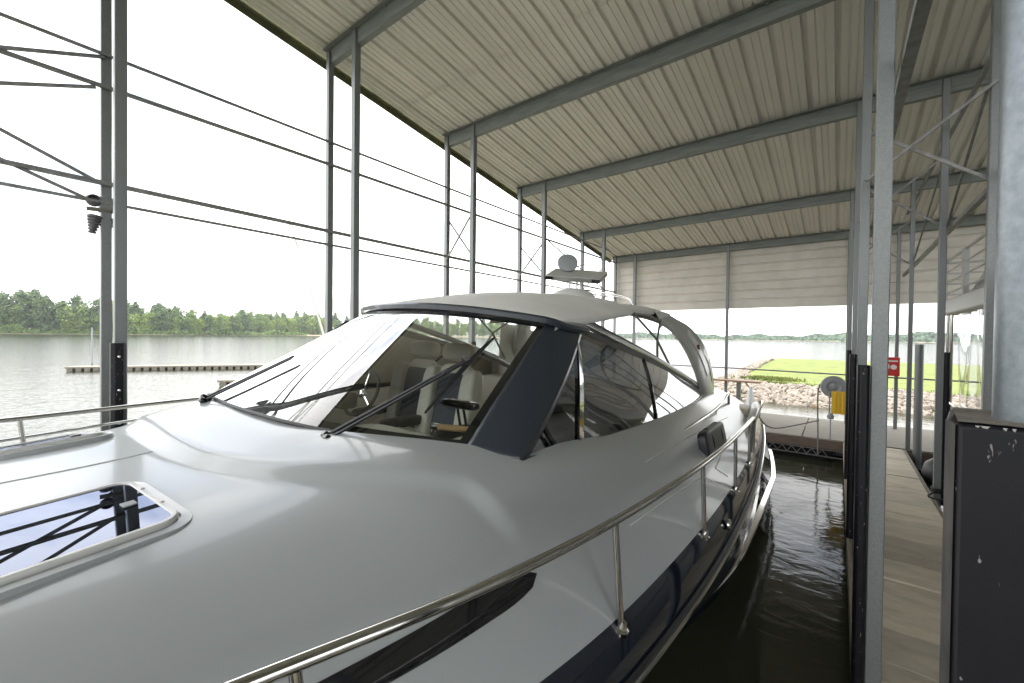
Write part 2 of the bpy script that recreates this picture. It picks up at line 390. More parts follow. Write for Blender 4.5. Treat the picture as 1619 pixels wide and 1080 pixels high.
def tree_mesh(seed, h, wd, leaf, nleaf=1300, low=.12):
    r = random.Random(seed); mb = MB()
    blobs = []
    for i in range(15):
        z = low+(.92-low)*((i+.5)/15); rr = wd*(.55+.5*math.sin(PI*min(1, (z-low)/(1-low)*1.05+.08)))*(.7+.5*r.random())
        a = r.random()*6.28; off = rr*.55*r.random()
        blobs.append((Vector((math.cos(a)*off, math.sin(a)*off, z*h)), rr*.62, h*.11*(.8+.6*r.random())))
    for i in range(nleaf):
        c, br, bz = blobs[r.randrange(15)]
        d = Vector((r.gauss(0, 1), r.gauss(0, 1), r.gauss(0, 1))).normalized()*(r.random()**.35)
        p = c+Vector((d.x*br, d.y*br, d.z*bz)); s = h*.022*(.6+r.random())
        n = (d+Vector((r.gauss(0, .6), r.gauss(0, .6), r.gauss(0, .6)+.3))).normalized()
        x = n.orthogonal().normalized()*s; y = n.cross(x).normalized()*s*.8
        mb.add([p-x, p-y, p+x, p+y], [(0, 1, 2, 3)])
    me = bpy.data.meshes.new('crown'); me.from_pydata(mb.v, [], mb.f); me.materials.append(leaf)
    tb = MB(); tb.tube([(0, 0, -.5), (.1, 0, h*.3), (0, .1, h*.75)], [h*.022, h*.016, h*.006], 7)
    for k in range(5):
        a = k*1.3; tb.tube([(0, 0, h*(.2+.08*k)), (math.cos(a)*wd*.6, math.sin(a)*wd*.6, h*(.4+.08*k))], [h*.009, h*.003], 5)
    tm = bpy.data.meshes.new('trunk'); tm.from_pydata(tb.v, [], tb.f); tm.materials.append(M['bark'])
    return me, tm
TM = [tree_mesh(11, 20, 6.5, M['leafA']), tree_mesh(12, 17, 7.0, M['leafB']), tree_mesh(13, 22, 6.0, M['leafC']),
      tree_mesh(14, 19, 7.5, M['leafA']), tree_mesh(15, 14, 5.5, M['leafB']), tree_mesh(16, 24, 8.5, M['leafC'], 1700)]
names_ = ['mid green broad tree', 'yellow-green rounded tree', 'dark green upright tree', 'full mid green tree', 'small light green tree', 'tall dark green spreading tree']
def tree(i, x, y, z, s, label, group, rot):
    e = empty('tree', (x, y, z), (0, 0, rot), label=label, cat='tree', group=group); e.scale = (s, s, s)
    c = bpy.data.objects.new('crown', TM[i][0]); col.objects.link(c); c.parent = e
    t = bpy.data.objects.new('trunk', TM[i][1]); col.objects.link(t); t.parent = e
    return e
rng = random.Random(21)
for k in range(296):
    t = .10+.88*k/296; p = LSp(t); i = rng.choice((0, 0, 1, 1, 2, 3, 3, 4, 5))
    far = t > .50; row = k % 3
    dd = (6+row*8+rng.random()*5) if not far else (22+row*9+rng.random()*8)
    s_ = (.92+.3*rng.random())*(1+.05*row)*(1.12 if t < .33 else (1.0 if t < .5 else 1.22))
    if far and i == 5: i = 3
    x, y = p.x-dd, p.y+rng.uniform(-3, 3)
    tree(i, x, y, WL+1.0, s_, names_[i]+(' on the sandy far shore beyond the mast' if far else ' in the dense wood on the left far bank'), names_[i]+(' on sandy far shore' if far else ' in left far wood'), rng.random()*6)
for x_, y_, i_, s_ in ((-497, 124, 3, 1.0), (-505, 131, 0, 1.05), (-496, 138, 1, .95), (-508, 143, 3, 1.0)):
    tree(i_, x_, y_, WL+.6, s_, names_[i_]+' in the dense wood on the left far bank', names_[i_]+' in left far wood', x_)
# low shrubs closing the foot of that wood
sh = MB()
for k in range(19000):
    t = .1+.52*rng.random(); p = LSp(t); x = p.x-4-rng.random()*9; y = p.y+rng.uniform(-3, 3)
    z = WL+.3+6.5*rng.random()*(.6+.4*math.sin(y*.13)*math.sin(y*.045+1)); s = .45+.5*rng.random()
    n = Vector((rng.gauss(0, 1)+1, rng.gauss(0, 1), rng.gauss(0, 1)+.6)).normalized(); a = n.orthogonal()*s; b = n.cross(a)
    P = Vector((x, y, z)); sh.add([P-a, P-b, P+a, P+b], [(0, 1, 2, 3)])
sh.build('undergrowth', M['leafA'], smooth=False, kind='stuff', label='tangled green undergrowth at the foot of the left far bank trees', cat='undergrowth')
# right hand far shore: distant wood
rng = random.Random(5)
FS = [(-900, 1150), (-420, 1060), (-150, 1000), (80, 960), (300, 930), (700, 900), (1300, 800)]
strip_land('hills', FS, 1.5, 200, M['sand'])
fwd = MB()
for k in range(52000):
    t = rng.random()*(len(FS)-1); i = int(t); p = Vector(FS[i]).lerp(Vector(FS[i+1]), t-i)
    x = p.x; hh = 10.5+2.5*math.sin(x*.011)+2*math.sin(x*.047+2)+1.6*math.sin(x*.13)
    z = WL+.3+hh*rng.random()**.8+rng.gauss(0, .8); y = p.y+6+rng.random()*26+z*1.1
    s = 1.2+1.5*rng.random()
    n = Vector((rng.gauss(0, .6), rng.gauss(0, .6)-1, rng.gauss(0, .6)+.5)).normalized(); a = n.orthogonal()*s; b = n.cross(a)
    P = Vector((x, y, z)); fwd.add([P-a, P-b, P+a, P+b], [(0, 1, 2, 3)])
fwd.build('far_woodland', M['leafF'], smooth=False, kind='stuff', label='hazy wooded shoreline far across the lake beyond the grassy bank', cat='woodland')

# ---------------------------------------------------------------- boathouse (roof, posts, rods, end wall)
ROWS = [-5.9, -3.7, -1.46, .82, 3.14, 5.42, 7.67, 10.62, 12.85]
def roof_z(y): return 4.05-.147*(y-3.14)         # underside of the sheet
XL, XR = -6.02, 9.5
Y0, Y1 = -7.0, 13.15
bh = empty('boathouse', (-2.5, 5, WL), label='open covered boat shed with corrugated sloping roof on steel posts', cat='boathouse')
bh_inv = Vector((2.5, -5, -WL))
def BH(mb, name, m, **k):
    mb.v = [tuple(Vector(v)+bh_inv) for v in mb.v]
    return mb.build(name, m, bh, **k)
prof = []                                       # trough profile of the roof sheet, seen from below
x = XL
while x < XR:
    prof += [(x, 0), (x+.245, 0), (x+.255, .048), (x+.305, .048), (x+.315, 0)]
    prof[-5:-3] = [(x, 0), (x+.065, 0), (x+.070, .012), (x+.088, .012), (x+.093, 0), (x+.15, 0), (x+.155, .012), (x+.173, .012), (x+.178, 0), (x+.245, 0)]
    x += .315
for nm, ya, yb, dz in (('roof_sheet', Y0, 4.6, .012), ('roof_sheet', 4.5, Y1, 0)):
    mb = MB(); n = len(prof)
    for yy in (ya, yb): mb.v += [(px, yy, roof_z(yy)+pz+dz) for px, pz in prof]
    mb.f = [(i, i+1, n+i+1, n+i) for i in range(n-1)]
    BH(mb, nm, M['roof'], smooth=False)
for yy in ROWS:
    mb = MB(); z = roof_z(yy)-.002; x0, x1 = -5.86, XR-.1; h = .205 if yy < 10 else .19
    mb.box((x0, yy-.010, z-h), (x1, yy-.002, z))                       # web
    mb.box((x0, yy-.002, z-h), (x1, yy+.07, z-h+.008)); mb.box((x0, yy+.062, z-h+.008), (x1, yy+.07, z-h+.03))
    mb.box((x0, yy-.075, z-.014), (x1, yy-.010, z-.006))
    xx = x0+.12
    while xx < x1:                                                       # screw heads and clips under each rib
        mb.box((xx, yy-.035, z-.030), (xx+.03, yy-.010, z-.014)); xx += .63
    BH(mb, 'purlin', M['purlin'], smooth=False)
mb = MB()                                       # rake trim down the left edge
for yy0, yy1 in ((Y0, 4.0), (4.0, Y1)):
    d = .004 if yy0 < 0 else 0
    mb.add([(x_-d, y_, roof_z(y_)+z_) for y_ in (yy0, yy1) for x_, z_ in ((-6.10, .05), (-6.10, -.10), (-6.085, -.10), (-6.085, -.012), (-6.03, -.012), (-6.03, .05))],
           [(0, 6, 7, 1), (1, 7, 8, 2), (2, 8, 9, 3), (3, 9, 10, 4), (4, 10, 11, 5), (5, 11, 6, 0), (0, 1, 2, 3, 4, 5), (11, 10, 9, 8, 7, 6)])
BH(mb, 'rake_trim', M['moss'], smooth=False)
mb = MB(); mb.box((-6.02, Y1+.02, roof_z(Y1)-.07), (XR, Y1+.13, roof_z(Y1)+.05)); BH(mb, 'gutter', M['purlin'], smooth=False)
# end wall: horizontal ribbed siding
mb = MB(); pts = []; z = .88; ztop = roof_z(12.97)-.01
while z < ztop-.26:
    pts += [(12.985, z), (12.985, z+.19), (12.95, z+.195), (12.95, z+.21), (12.985, z+.235)]; z += .235
pts.append((12.985, ztop))
for xx in (-5.86, XR-.1): mb.v += [(xx, a, b) for a, b in pts]
n = len(pts); mb.f = [(i, n+i, n+i+1, i+1) for i in range(n-1)]
BH(mb, 'end_wall', M['wall'], smooth=False, solid=.004)
mb = MB(); mb.box((-5.87, 12.94, .84), (XR-.1, 13.0, .878)); BH(mb, 'wall_trim', M['wall'], smooth=False)
# posts
XO, XI, FL, FR = -5.78, -5.12, .18, 1.03
def hexbumper(x, y, z0, z1, wx, wy, side):         # chamfered vinyl channel on the slip face of a post
    c = .25*min(wx, wy)
    mbb = MB(); lo, hi = (-wx/2, -wy/2), (wx/2, wy/2)
    pr = [(lo[0], lo[1]+c), (lo[0]+c, lo[1]), (hi[0]-c, lo[1]), (hi[0], lo[1]+c), (hi[0], hi[1]-c), (hi[0]-c, hi[1]), (lo[0]+c, hi[1]), (lo[0], hi[1]-c)]
    mbb.v = [(x+a, y+b, zz) for zz in (z0, z1) for a, b in pr]
    mbb.f = [tuple(range(7, -1, -1)), tuple(range(8, 16))] + [(i, (i+1) % 8, (i+1) % 8+8, i+8) for i in range(8)]
    return mbb
def post(x, y, zb, s=.082, bump=None, near=False, m='galv'):
    mb = MB(); zt = roof_z(y)-.03
    if near: 
        mb.tube([(x, y, zb), (x, y, zt)], s/2, 40); o = BH(mb, 'post', M['galv_near'], ang=50)
    else:
        mb.box((x-s/2, y-s/2, zb), (x+s/2, y+s/2, zt)); o = BH(mb, 'post', M[m], bevel=.006)
    if bump:
        dx, dy, z0, z1, wx, wy = bump
        b = hexbumper(x+dx, y+dy, z0, z1, wx, wy, 1); b.v = [tuple(Vector(v)+bh_inv) for v in b.v]
        bo = b.build('bumper', M['bumper'], o, bevel=.004)
        return o, bo
    return o, None
zd = -2.0
for i, y in enumerate(ROWS):
    if y < 0: 
        post(XO, y, WL-.3); post(XI, y, WL-.3); 
        continue
    post(XO, y, WL-.3, .08)
    o, b = post(XI, y, WL-.3, .085, (.062 if i > 3 else .03, -.02, -2.2, -.10, .04 if i > 3 else .10, .105) if i < 7 else None)
    if i == 3 and b:                                    # bolts on the bumper by the windshield
        for zz in (-.22, -.52, -.82):
            mb = MB(); mb.lathe([(.012, 0), (.012, .006), (.004, .009)], 8, (XI+.03+.05, y-.02, zz), Matrix.Rotation(PI/2, 4, 'Y'))
            mb.v = [tuple(Vector(v)+bh_inv) for v in mb.v]; mb.build('bolt', M['chrome'], b)
for i, y in enumerate(ROWS):
    if i in (4, 5, 6):
        post(FL, y, zd, .076 if i > 4 else .074, (-.068, -.03, -1.97, -.14, .055, .10))
        post(FR, y, zd-.3, .072, (.062, .0, -2.1, -.14, .05, .09))
    elif i in (7, 8):
        post(FL-.02, y, zd, .065); post(FR, y, zd-.3, .065)
    elif y < 0:
        post(FL, y, zd, .076); post(FR, y, zd, .076)
post(-2.46, 12.85, zd, .072)
for xx in (3.6, 6.2): post(xx, 12.85, zd, .072)
for xx in (6.6, 7.5):
    for y in ROWS[3:7]: post(xx, y, WL-.3, .075)
# nearest post with its big bumper and weathered cap
o, b = post(.204, .822, zd, .088, None, near=True)
o.data.name = 'near_post'
bb = MB()
def bump_ring(z, e=0):
    return [(.1145, .80, z), (.1165, .752, z), (.300, .752, z), (.312, .77, z), (.312, .915, z), (.134, .915, z)]
bb.v = bump_ring(-2.2)+bump_ring(-.101); bb.f = [(5, 4, 3, 2, 1, 0), (6, 7, 8, 9, 10, 11)]+[(i, (i+1) % 6, (i+1) % 6+6, i+6) for i in range(6)]
bb.v = [tuple(Vector(v)+bh_inv) for v in bb.v]
big_b = bb.build('bumper', M['bumper'], o, bevel=.006)
cp = MB(); rr = random.Random(4)
def capfn(u, v):
    xa = .1185+(.1355-.1185)*v; x_ = xa+(.309-xa)*u; y_ = .755+(.911-.755)*v
    lip = .0022*rr.random() if v < .05 else 0
    return (x_, y_-lip, -.0998+.0010*rr.random()+.0035*math.exp(-((x_-.215)**2+(y_-.82)**2)/.0012))
cp.grid(capfn, 30, 18)
cp.v = [tuple(Vector(v)+bh_inv) for v in cp.v]
sp = MB(); sp.grid(lambda u, v: (.1145+(.1165-.1145)*u-.0006, .80+(.7522-.80)*u, -.103-2.0*v), 1, 40); sp.v = [tuple(Vector(v)+bh_inv) for v in sp.v]
sp.build('bumper_side', M['sidegrime'], o)
fl_ = MB()
for k in range(16):                                # torn pale flakes along the front lip
    x_ = .125+.172*(k+rr.random()*.8)/16; wf = .003+.006*rr.random(); hf = .001+.0035*rr.random()
    fl_.add([(x_, .7512, -.102), (x_+wf, .7512, -.102), (x_+wf*.7, .7510, -.102-hf), (x_+wf*.2, .7510, -.102-hf*.7)], [(0, 1, 2, 3)])
fl_.v = [tuple(Vector(v)+bh_inv) for v in fl_.v]; fl_.build('torn_edge', M['flake'], o, smooth=False)
cp.build('bumper_cap', M['cap'], o)
# tie rods running fore and aft
def rod(a, b, s=.03, nm='tie_rod', th=None, m='brace'):
    mb = MB(); mb.angle(a, b, s, th or .005) if s > .034 else mb.bar(a, b, s*.8)
    BH(mb, nm, M[m], smooth=False)
for X_, off in ((XO, .046), (FR+.06, 0), (6.65, 0)):
    rod((X_+off, -1.46, 2.70), (X_+off, 12.8, 2.70), .036)
    rod((X_+off, -1.46, 2.38), (X_+off, 12.8, 2.38), .046) if X_ < 0 else None
    rod((X_+off, -1.46, 1.435), (X_+off, 12.8, 1.435), .050)
    rod((X_+off, -1.46, 1.27), (X_+off, 12.8, 1.27), .034) if X_ < 0 else None
mb = MB(); mb.angle((.245, -1.0, 1.50), (.245, 5.4, 1.50), .055, .007); BH(mb, 'tie_rod', M['brace'], smooth=False)
for a, b in (((XO+.05, .80, 2.69), (XO+.05, -1.46, 1.79)), ((XO+.05, .74, 2.37), (XO+.05, -1.46, 1.46)),
             ((XO+.05, .80, 1.44), (XO+.05, -1.46, 2.46)), ((XO+.05, .72, 1.26), (XO+.05, -1.46, 2.10))):
    rod(a, b, .034, 'brace')
for y, zt, zb in ((5.42, 2.15, 1.37), (7.67, 2.05, 1.35), (10.62, 1.9, 1.3)):
    rod((XO, y+.03, zt), (XI, y+.03, zb), .030, 'brace'); rod((XO, y-.03, zb), (XI, y-.03, zt), .030, 'brace')
for (ya, yb) in ((7.67, 10.62),):
    rod((XI+.03, ya, 2.15), (XI+.03, yb, 1.30), .024, 'brace'); rod((XI-.03, ya, 1.30), (XI-.03, yb, 2.15), .022, 'brace')
for y, k in ((5.42, 1), (7.67, 1.06), (10.62, 1.0)):
    rod((FL, y+.05, 2.08*k), (FR, y+.05, 1.41*k), .032, 'brace'); rod((FL, y-.05, 1.56*k), (FR, y-.05, 2.23*k), .032, 'brace')
rod((FR+.03, 5.42, 2.6), (FR+.03, 7.67, 1.45), .026, 'brace'); rod((FR+.03, 7.67, 2.5), (FR+.03, 10.6, 1.5), .024, 'brace')
# floodlight pair strapped to the outer post
fl = empty('flood_light', (XO, .82, 1.20), (0, 0, 0), label='pair of dark grey finned floodlights strapped to the tall left post', cat='floodlight')
mb = MB(); mb.box((-.05, -.05, -.02), (.05, .05, .13)); mb.build('junction_box', M['galv'], fl, bevel=.006)
mb = MB(); mb.tube([(.055*math.cos(a)*1.1, .055*math.sin(a)*1.1, .0) for a in [2*PI*k/16 for k in range(16)]], .012, 6, closed=True); mb.bar((.02, -.14, -.01), (.04, .08, .005), .03, .035); mb.build('clamp_strap', M['concrete'], fl)
for sy in (-1, 1):
    mb = MB(); Mx = Matrix.Translation((.01, sy*.085, -.13)) @ Matrix.Rotation(R(8*sy), 4, 'X')
    pr = []
    for k in range(6): pr += [(.030+.006*k, -.11+.030*k), (.030+.006*k, -.092+.030*k), (.022+.005*k, -.090+.030*k), (.022+.005*k, -.082+.030*k)]
    mb.lathe(pr, 16, (0, 0, 0), Mx); mb.build('finned_housing', M['lampgrey'], fl)
mb = MB(); mb.lathe([(.055, 0), (.058, .05), (.045, .06), (.04, .02)], 20, (.0, -.09, .07), Matrix.Rotation(R(70), 4, 'Y')); mb.build('lamp_head', M['lampgrey'], fl)
# pipe rail over the far walkway edge
mb = MB(); mb.tube([(-5.8, 12.80, -.80), (-2.3, 12.80, -.80), (1, 12.80, -.835), (8, 12.8, -.85)], .018, 8); BH(mb, 'pipe_rail', M['brace'])

# ---------------------------------------------------------------- docks
def dock(name, x0, y0, x1, y1, step, axis, label, floats, taper=0):
    e = empty(name, ((x0+x1)/2, (y0+y1)/2, zd), label=label, cat='dock'); off = Vector((-(x0+x1)/2, -(y0+y1)/2, -zd))
    rr = random.Random(hash(name) % 97 if False else len(name)); mb = MB(); a, b = (y0, y1) if axis == 'y' else (x0, x1); p = a
    while p < b-.01:
        q = min(p+step, b); g = .009; dz = rr.uniform(-.007, .005)
        if axis == 'y': mb.box((x0+.045, p+g, zd-.05), (x1-.045, q-g, zd+dz))
        else: mb.box((p+g, y0+.045, zd-.05), (q-g, y1-.045, zd+dz))
        p = q
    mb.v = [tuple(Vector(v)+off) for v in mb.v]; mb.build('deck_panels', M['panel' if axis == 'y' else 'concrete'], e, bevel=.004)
    f = MB()
    for lo, hi in (((x0, y0, zd-.2), (x0+.042, y1, zd-.012)), ((x1-.042, y0, zd-.2), (x1, y1, zd-.012)), ((x0+.043, y0, zd-.2), (x1-.043, y0+.042, zd-.014)), ((x0+.043, y1-.042, zd-.2), (x1-.043, y1, zd-.014))):
        f.box(lo, hi)
    f.v = [tuple(Vector(v)+off) for v in f.v]; f.build('fascia_board', M['brownwood'] if axis == 'x' else M['wood'], e, bevel=.004)
    for lo, hi in floats:
        g = MB(); g.box(lo, hi); g.v = [tuple(Vector(v)+off) for v in g.v]; g.build('float', M['bumper'], e, bevel=.03)
    return e
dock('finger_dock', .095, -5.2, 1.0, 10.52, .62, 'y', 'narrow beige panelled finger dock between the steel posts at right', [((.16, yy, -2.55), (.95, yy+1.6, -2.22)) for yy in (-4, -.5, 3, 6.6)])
dock('main_dock', -14, 10.55, 12, 13.3, 1.22, 'x', 'wide beige walkway crossing behind the stern of the yacht', [((xx, 10.7, -2.55), (xx+1.3, 13.1, -2.22)) for xx in (-12, -8, -4.6, -1.35, 1.4, 5)])
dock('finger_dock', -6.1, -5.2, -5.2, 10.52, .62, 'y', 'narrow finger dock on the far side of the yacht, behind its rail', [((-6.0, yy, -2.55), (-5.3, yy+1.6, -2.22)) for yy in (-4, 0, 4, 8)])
# steel truss under the walkway edge
mb = MB(); 
for k in range(9):
    xx = -.15+(-.17)*k; mb.bar((xx, 10.5, -2.33), (xx-.085, 10.5, -2.21), .014); mb.bar((xx-.085, 10.5, -2.21), (xx-.17, 10.5, -2.33), .014)
mb.bar((.09, 10.5, -2.34), (-1.7, 10.5, -2.34), .02); mb.bar((.09, 10.5, -2.205), (-1.7, 10.5, -2.205), .016)
mb.build('dock_truss', M['brace'], smooth=False, label='dark steel lattice truss under the front edge of the walkway', cat='truss')
# outlying breakwater pontoons
def pontoon(a, b, wdt, label):
    a = Vector((*a, 0)); b = Vector((*b, 0)); d = (b-a); L = d.length; ang = math.atan2(d.y, d.x)
    e = empty('floating_pontoon', (a.x, a.y, WL), (0, 0, ang), label=label, cat='pontoon')
    mb = MB(); mb.box((0, -wdt/2, .17), (L, wdt/2, .27)); mb.build('deck', M['concrete'], e, bevel=.01)
    mb = MB(); x = .05
    while x < L-.4: mb.tube([(x+.2, -wdt/2-.05, .08), (x+.2, wdt/2+.05, .08)], .15, 8); x += .42
    mb.build('float', M['cap'], e, kind=None)
    return e
pontoon((-37.6, 3.7), (-22.5, 28), 1.0, 'long low beige floating breakwater pontoon out on the lake')
pontoon((-22.9, 7.2), (-15.5, 16), .9, 'shorter floating pontoon nearer the yacht, behind the far wiper')
mb = MB(); mb.tube([(-45.7, 5.7, WL-1), (-45.7, 5.7, WL+2.75)], .05, 8); mb.build('marker_pole', M['greyplastic'], label='thin grey pole standing in the lake beyond the pontoon', cat='pole')
# small sailboat behind the windshield
sb = empty('sailboat', (-24.5, 12, WL), (0, 0, R(40)), label='small white sailboat with a thin leaning mast beyond the windshield', cat='sailboat')
mb = MB(); mb.grid(lambda u, v: ((-2.6+5.2*u), (.75*math.sin(PI*min(1, u*.9+.1))**.6)*math.cos(PI*v), -.3*math.sin(PI*v)+.35+.08*u), 14, 8); mb.build('hull', M['gelw'], sb, solid=.02)
mb = MB(); mb.tube([(1.1, 1.2, .3), (-.55, -1.25, 9.05)], [.075, .045], 8); mb.build('mast', M['mastp'], sb)
mb = MB(); mb.tube([(1.9, 1.5, .5), (-.5, -1.2, 8.6)], .03, 6); mb.build('stay', M['mastp'], sb)

# ---------------------------------------------------------------- the yacht
YA, LIST = R(3.5), math.atan(.026)
yt = empty('motor_yacht', (-2.5, 1.5, 0), (0, 0, YA), label='white and navy express motor yacht with wraparound windshield moored in the covered slip', cat='yacht')
yt.rotation_euler = (0, LIST, YA)
# local frame: +x port (towards the finger dock), +y aft, z up, datum at the camera's height
Ek = [(-4.75, .0), (-4.55, .34), (-4.1, .66), (-3.4, 1.0), (-2.4, 1.30), (-1.3, 1.585), (-.7, 1.765), (-.1, 1.885), (.9, 1.99), (1.8, 2.04), (3, 2.06), (4.3, 2.02), (5.2, 1.95)]
def E(t): return interp(Ek, t)
def zE(t): return interp([(-4.75, -.84), (-2.5, -.93), (-.5, -1.0), (2, -1.03), (5.2, -1.03)], t)     # deck edge height
def zC(t): return interp([(-4.75, -.78), (-3, -.665), (-1.5, -.605), (-1.1, -.59), (-.8, -.56), (-.4, -.495), (.5, -.48), (3, -.52), (5.2, -.60)], t)
def BT(s): return -.50+(.39 if s > 0 else .12)*(abs(s)/1.1)**2.2                 # windshield foot curve
def BZ(s): return -.475-(.055 if s > 0 else .015)*(abs(s)/1.1)**2
def cowl(s, t):                                     # raised brow in front of the windshield foot
    d = BT(max(-1.3, min(s, 1.3))) - t
    k = smst(1.62, 1.45, abs(s))
    return .034*smst(.46, .36, d)*k*(1 if t < .3 else smst(1.0, .3, t))
def DZ(s, t):
    e = max(E(t), .02); r = min(1, abs(s)/e); p = 3.2+1.4*smst(-2.2, -.4, t)
    return zE(t)+(zC(t)-zE(t))*(1-r**p)**.98 + cowl(s, t)
CW = 1.30
side_k = [(0, 1.30), (.6, 1.37), (1.6, 1.465), (2.6, 1.50), (3.5, 1.48), (4.4, 1.40), (5.2, 1.35)]
def SW(t): return interp(side_k, t)                 # inner edge of the side deck
def foredeck(u, v):
    if v < .75:
        t = -4.75+(4.75-.54)*(v/.75); s = (2*u-1)*E(t); return (s, t, DZ(s, t))
    k = (v-.75)/.25; s = (2*u-1)*E(-.54+.54*k)
    te = BT(s) if abs(s) < 1.13 else BT(math.copysign(1.13, s))*(1-smst(1.13, 1.3, abs(s)))
    t = -.54+(te+.54)*k
    return (s, t, DZ(s, t))
mb = MB(); mb.grid(foredeck, 110, 160)
for sg in (1, -1):
    def sdk(u, v):
        t = 5.2*v; s = SW(t)+(E(t)-SW(t))*u
        return (sg*s, t, DZ(s, t))
    mb.grid(sdk, 36, 90)
    # inner lip down from the windows
    mb.grid(lambda u, v: (sg*(SW(5.2*v)-.03*u), 5.2*v, DZ(SW(5.2*v), 5.2*v)-.12*u), 2, 60)
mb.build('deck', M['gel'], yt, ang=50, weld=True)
# hull topsides: navy band, flare, boot top
def hull_sec(t):
    e = E(t); ze = zE(t); b = smst(-4.75, 2.5, t)
    cw = e*(.30+.66*b) if t > -4.6 else 0
    ctw = interp([(-4.75, .0), (-3, .45), (-1, 1.05), (.6, 1.52), (2.2, 1.96), (3.6, 2.09), (5.2, 2.17)], t)
    return e, ze, ctw
def RD(t): return interp([(-4.7, .16), (-.5, .20), (1, .225), (2.5, .215), (4, .16), (5.2, .12)], t)
def hullfn(sg, k0, k1):
    def fn(u, v):
        t = -4.75+9.95*v; e, ze, cw_ = hull_sec(t)
        D_ = RD(t); P = [(e, ze), (e+.03, ze-.3*D_), (e+.055, ze-.7*D_), (e+.06, ze-D_), (e+.035, ze-D_-.04), (e*.97, ze-.48), ((e+cw_)/2, ze-.8), (cw_, -1.99), (cw_*.98, -2.12), (cw_*.8, -2.6)]
        x = k0+(k1-k0)*u; i = min(int(x), len(P)-2); f = x-i
        kx = [(j, P[j][0]) for j in range(len(P))]; kz = [(j, P[j][1]) for j in range(len(P))]
        rake = .0
        return (sg*max(0, interp(kx, x)), t-.0, interp(kz, x))
    return fn
for sg in (1, -1):
    pass
mb = MB()
for sg in (1, -1): mb.grid(hullfn(sg, 0, 9), 40, 120)
mb.add([(sgx, 5.2, z) for sgx, z in ((-1.95, -1.03), (1.95, -1.03), (2.0, -2.6), (-2.0, -2.6))], [(0, 1, 2, 3)])
mb.build('hull', M['navy'], yt, ang=40, weld=True)
# rub rails (stainless strip with rubber) and lower spray strake
for sg in (1, -1):
    pts = []
    for i in range(121):
        t = -4.7+9.9*i/120; e, ze, c_ = hull_sec(t); pts.append((sg*(e+.066), t, ze-RD(t)))
    mb = MB(); mb.tube(pts, .020, 8, flat=1.4); mb.build('rub_rail', M['black'], yt)
    mb = MB(); mb.tube([(p[0]+sg*.017, p[1], p[2]) for p in pts], .011, 8); mb.build('rub_rail_strip', M['steel'], yt)
    pts = []
    for i in range(90):
        t = 1.2+(7.1-1.2)*i/89; e, ze, cw_ = hull_sec(min(t, 5.2))
        x = cw_+.015+ (0 if t < 5.2 else -.05*(t-5.2)**1.5); pts.append((sg*(x+.02), t, -1.90-.02*math.sin(t)))
    mb = MB(); mb.sweep(pts, [(-.05, -.02), (-.002, -.010), (.005, 0), (-.002, .010), (-.05, .02)], (0, 0, 1)); mb.build('spray_strake', M['gelw'] if sg < 0 else M['steel'], yt)
# stern quarter and swim platform
mb = MB()
for sg in (1, -1):
    mb.grid(lambda u, v: (sg*(2.16-.08*v**2-(.10+.5*v)*smst(0, 1, u)*.9), 5.2+1.75*v, -2.3+(1.05-.62*v**.7)*math.sin(u*PI/2)), 12, 16)
mb.box((-1.75, 5.3, -2.2), (1.75, 7.0, -2.02))
mb.build('swim_platform', M['navy'], yt, ang=50)
mb = MB(); mb.grid(lambda u, v: (-1.72+3.44*v, 5.2+.05*math.sin(u*PI)+.12*u, -2.0+.98*(1-u)), 8, 8); mb.box((-1.6, 4.5, -1.5), (1.6, 5.2, -.98))
mb.build('transom', M['gelw'], yt, bevel=.02)

# cockpit tub -----------------------------------------------------------------
mb = MB(); mb.box((-1.42, -.3, -1.62), (1.42, 5.15, -1.58)); mb.build('cockpit_floor', M['floor'], yt, smooth=False)
mb = MB()
for sg in (1, -1): mb.grid(lambda u, v: (sg*(SW(5.1*v)-.04-.06*u), 5.1*v, -.62-.97*u), 4, 40)
mb.build('cockpit_liner', M['vinyl'], yt)
# dashboard
def dashf(u, v):
    s = (2*u-1)*1.20; t0 = BT(min(abs(s), 1.13))+.012; w_ = .20+.10*smst(.5, .3, abs(s+.55))
    z0 = BZ(s)-.012
    t = t0+(min(w_, .62-t0) if False else w_)*min(v/.6, 1)
    z = z0-.02*math.sin(min(v/.6, 1)*PI)*0 - (max(0, v-.6)/.4)*.75 - .03*min(v/.6, 1)
    return (s, t+.02*max(0, v-.6), z)
mb = MB(); mb.grid(dashf, 48, 24); mb.build('dashboard', M['dash'], yt, ang=40)
mb = MB(); c = Vector((-.58, .36, -.42))
mb.box((-.86, .16, -.56), (-.30, .30, -.44)); mb.build('helm_console', M['dash'], yt, bevel=.03)
sw = MB(); Mx = Matrix.Translation((-.58, .52, -.50)) @ Matrix.Rotation(R(62), 4, 'X')
sw.tube([Mx @ Vector((.19*math.cos(a), .19*math.sin(a), 0)) for a in [2*PI*k/28 for k in range(28)]], .014, 8, closed=True)
swo = sw.build('steering_wheel', M['black'], yt)
sw = MB()
for k in range(3):
    a = PI/2+2*PI*k/3; sw.tube([Mx @ Vector((0, 0, -.02)), Mx @ Vector((.185*math.cos(a), .185*math.sin(a), 0))], .011, 6)
sw.lathe([(.035, -.03), (.04, 0), (.02, .015)], 12, (0, 0, 0), Mx); sw.build('spoke', M['chrome'], swo)
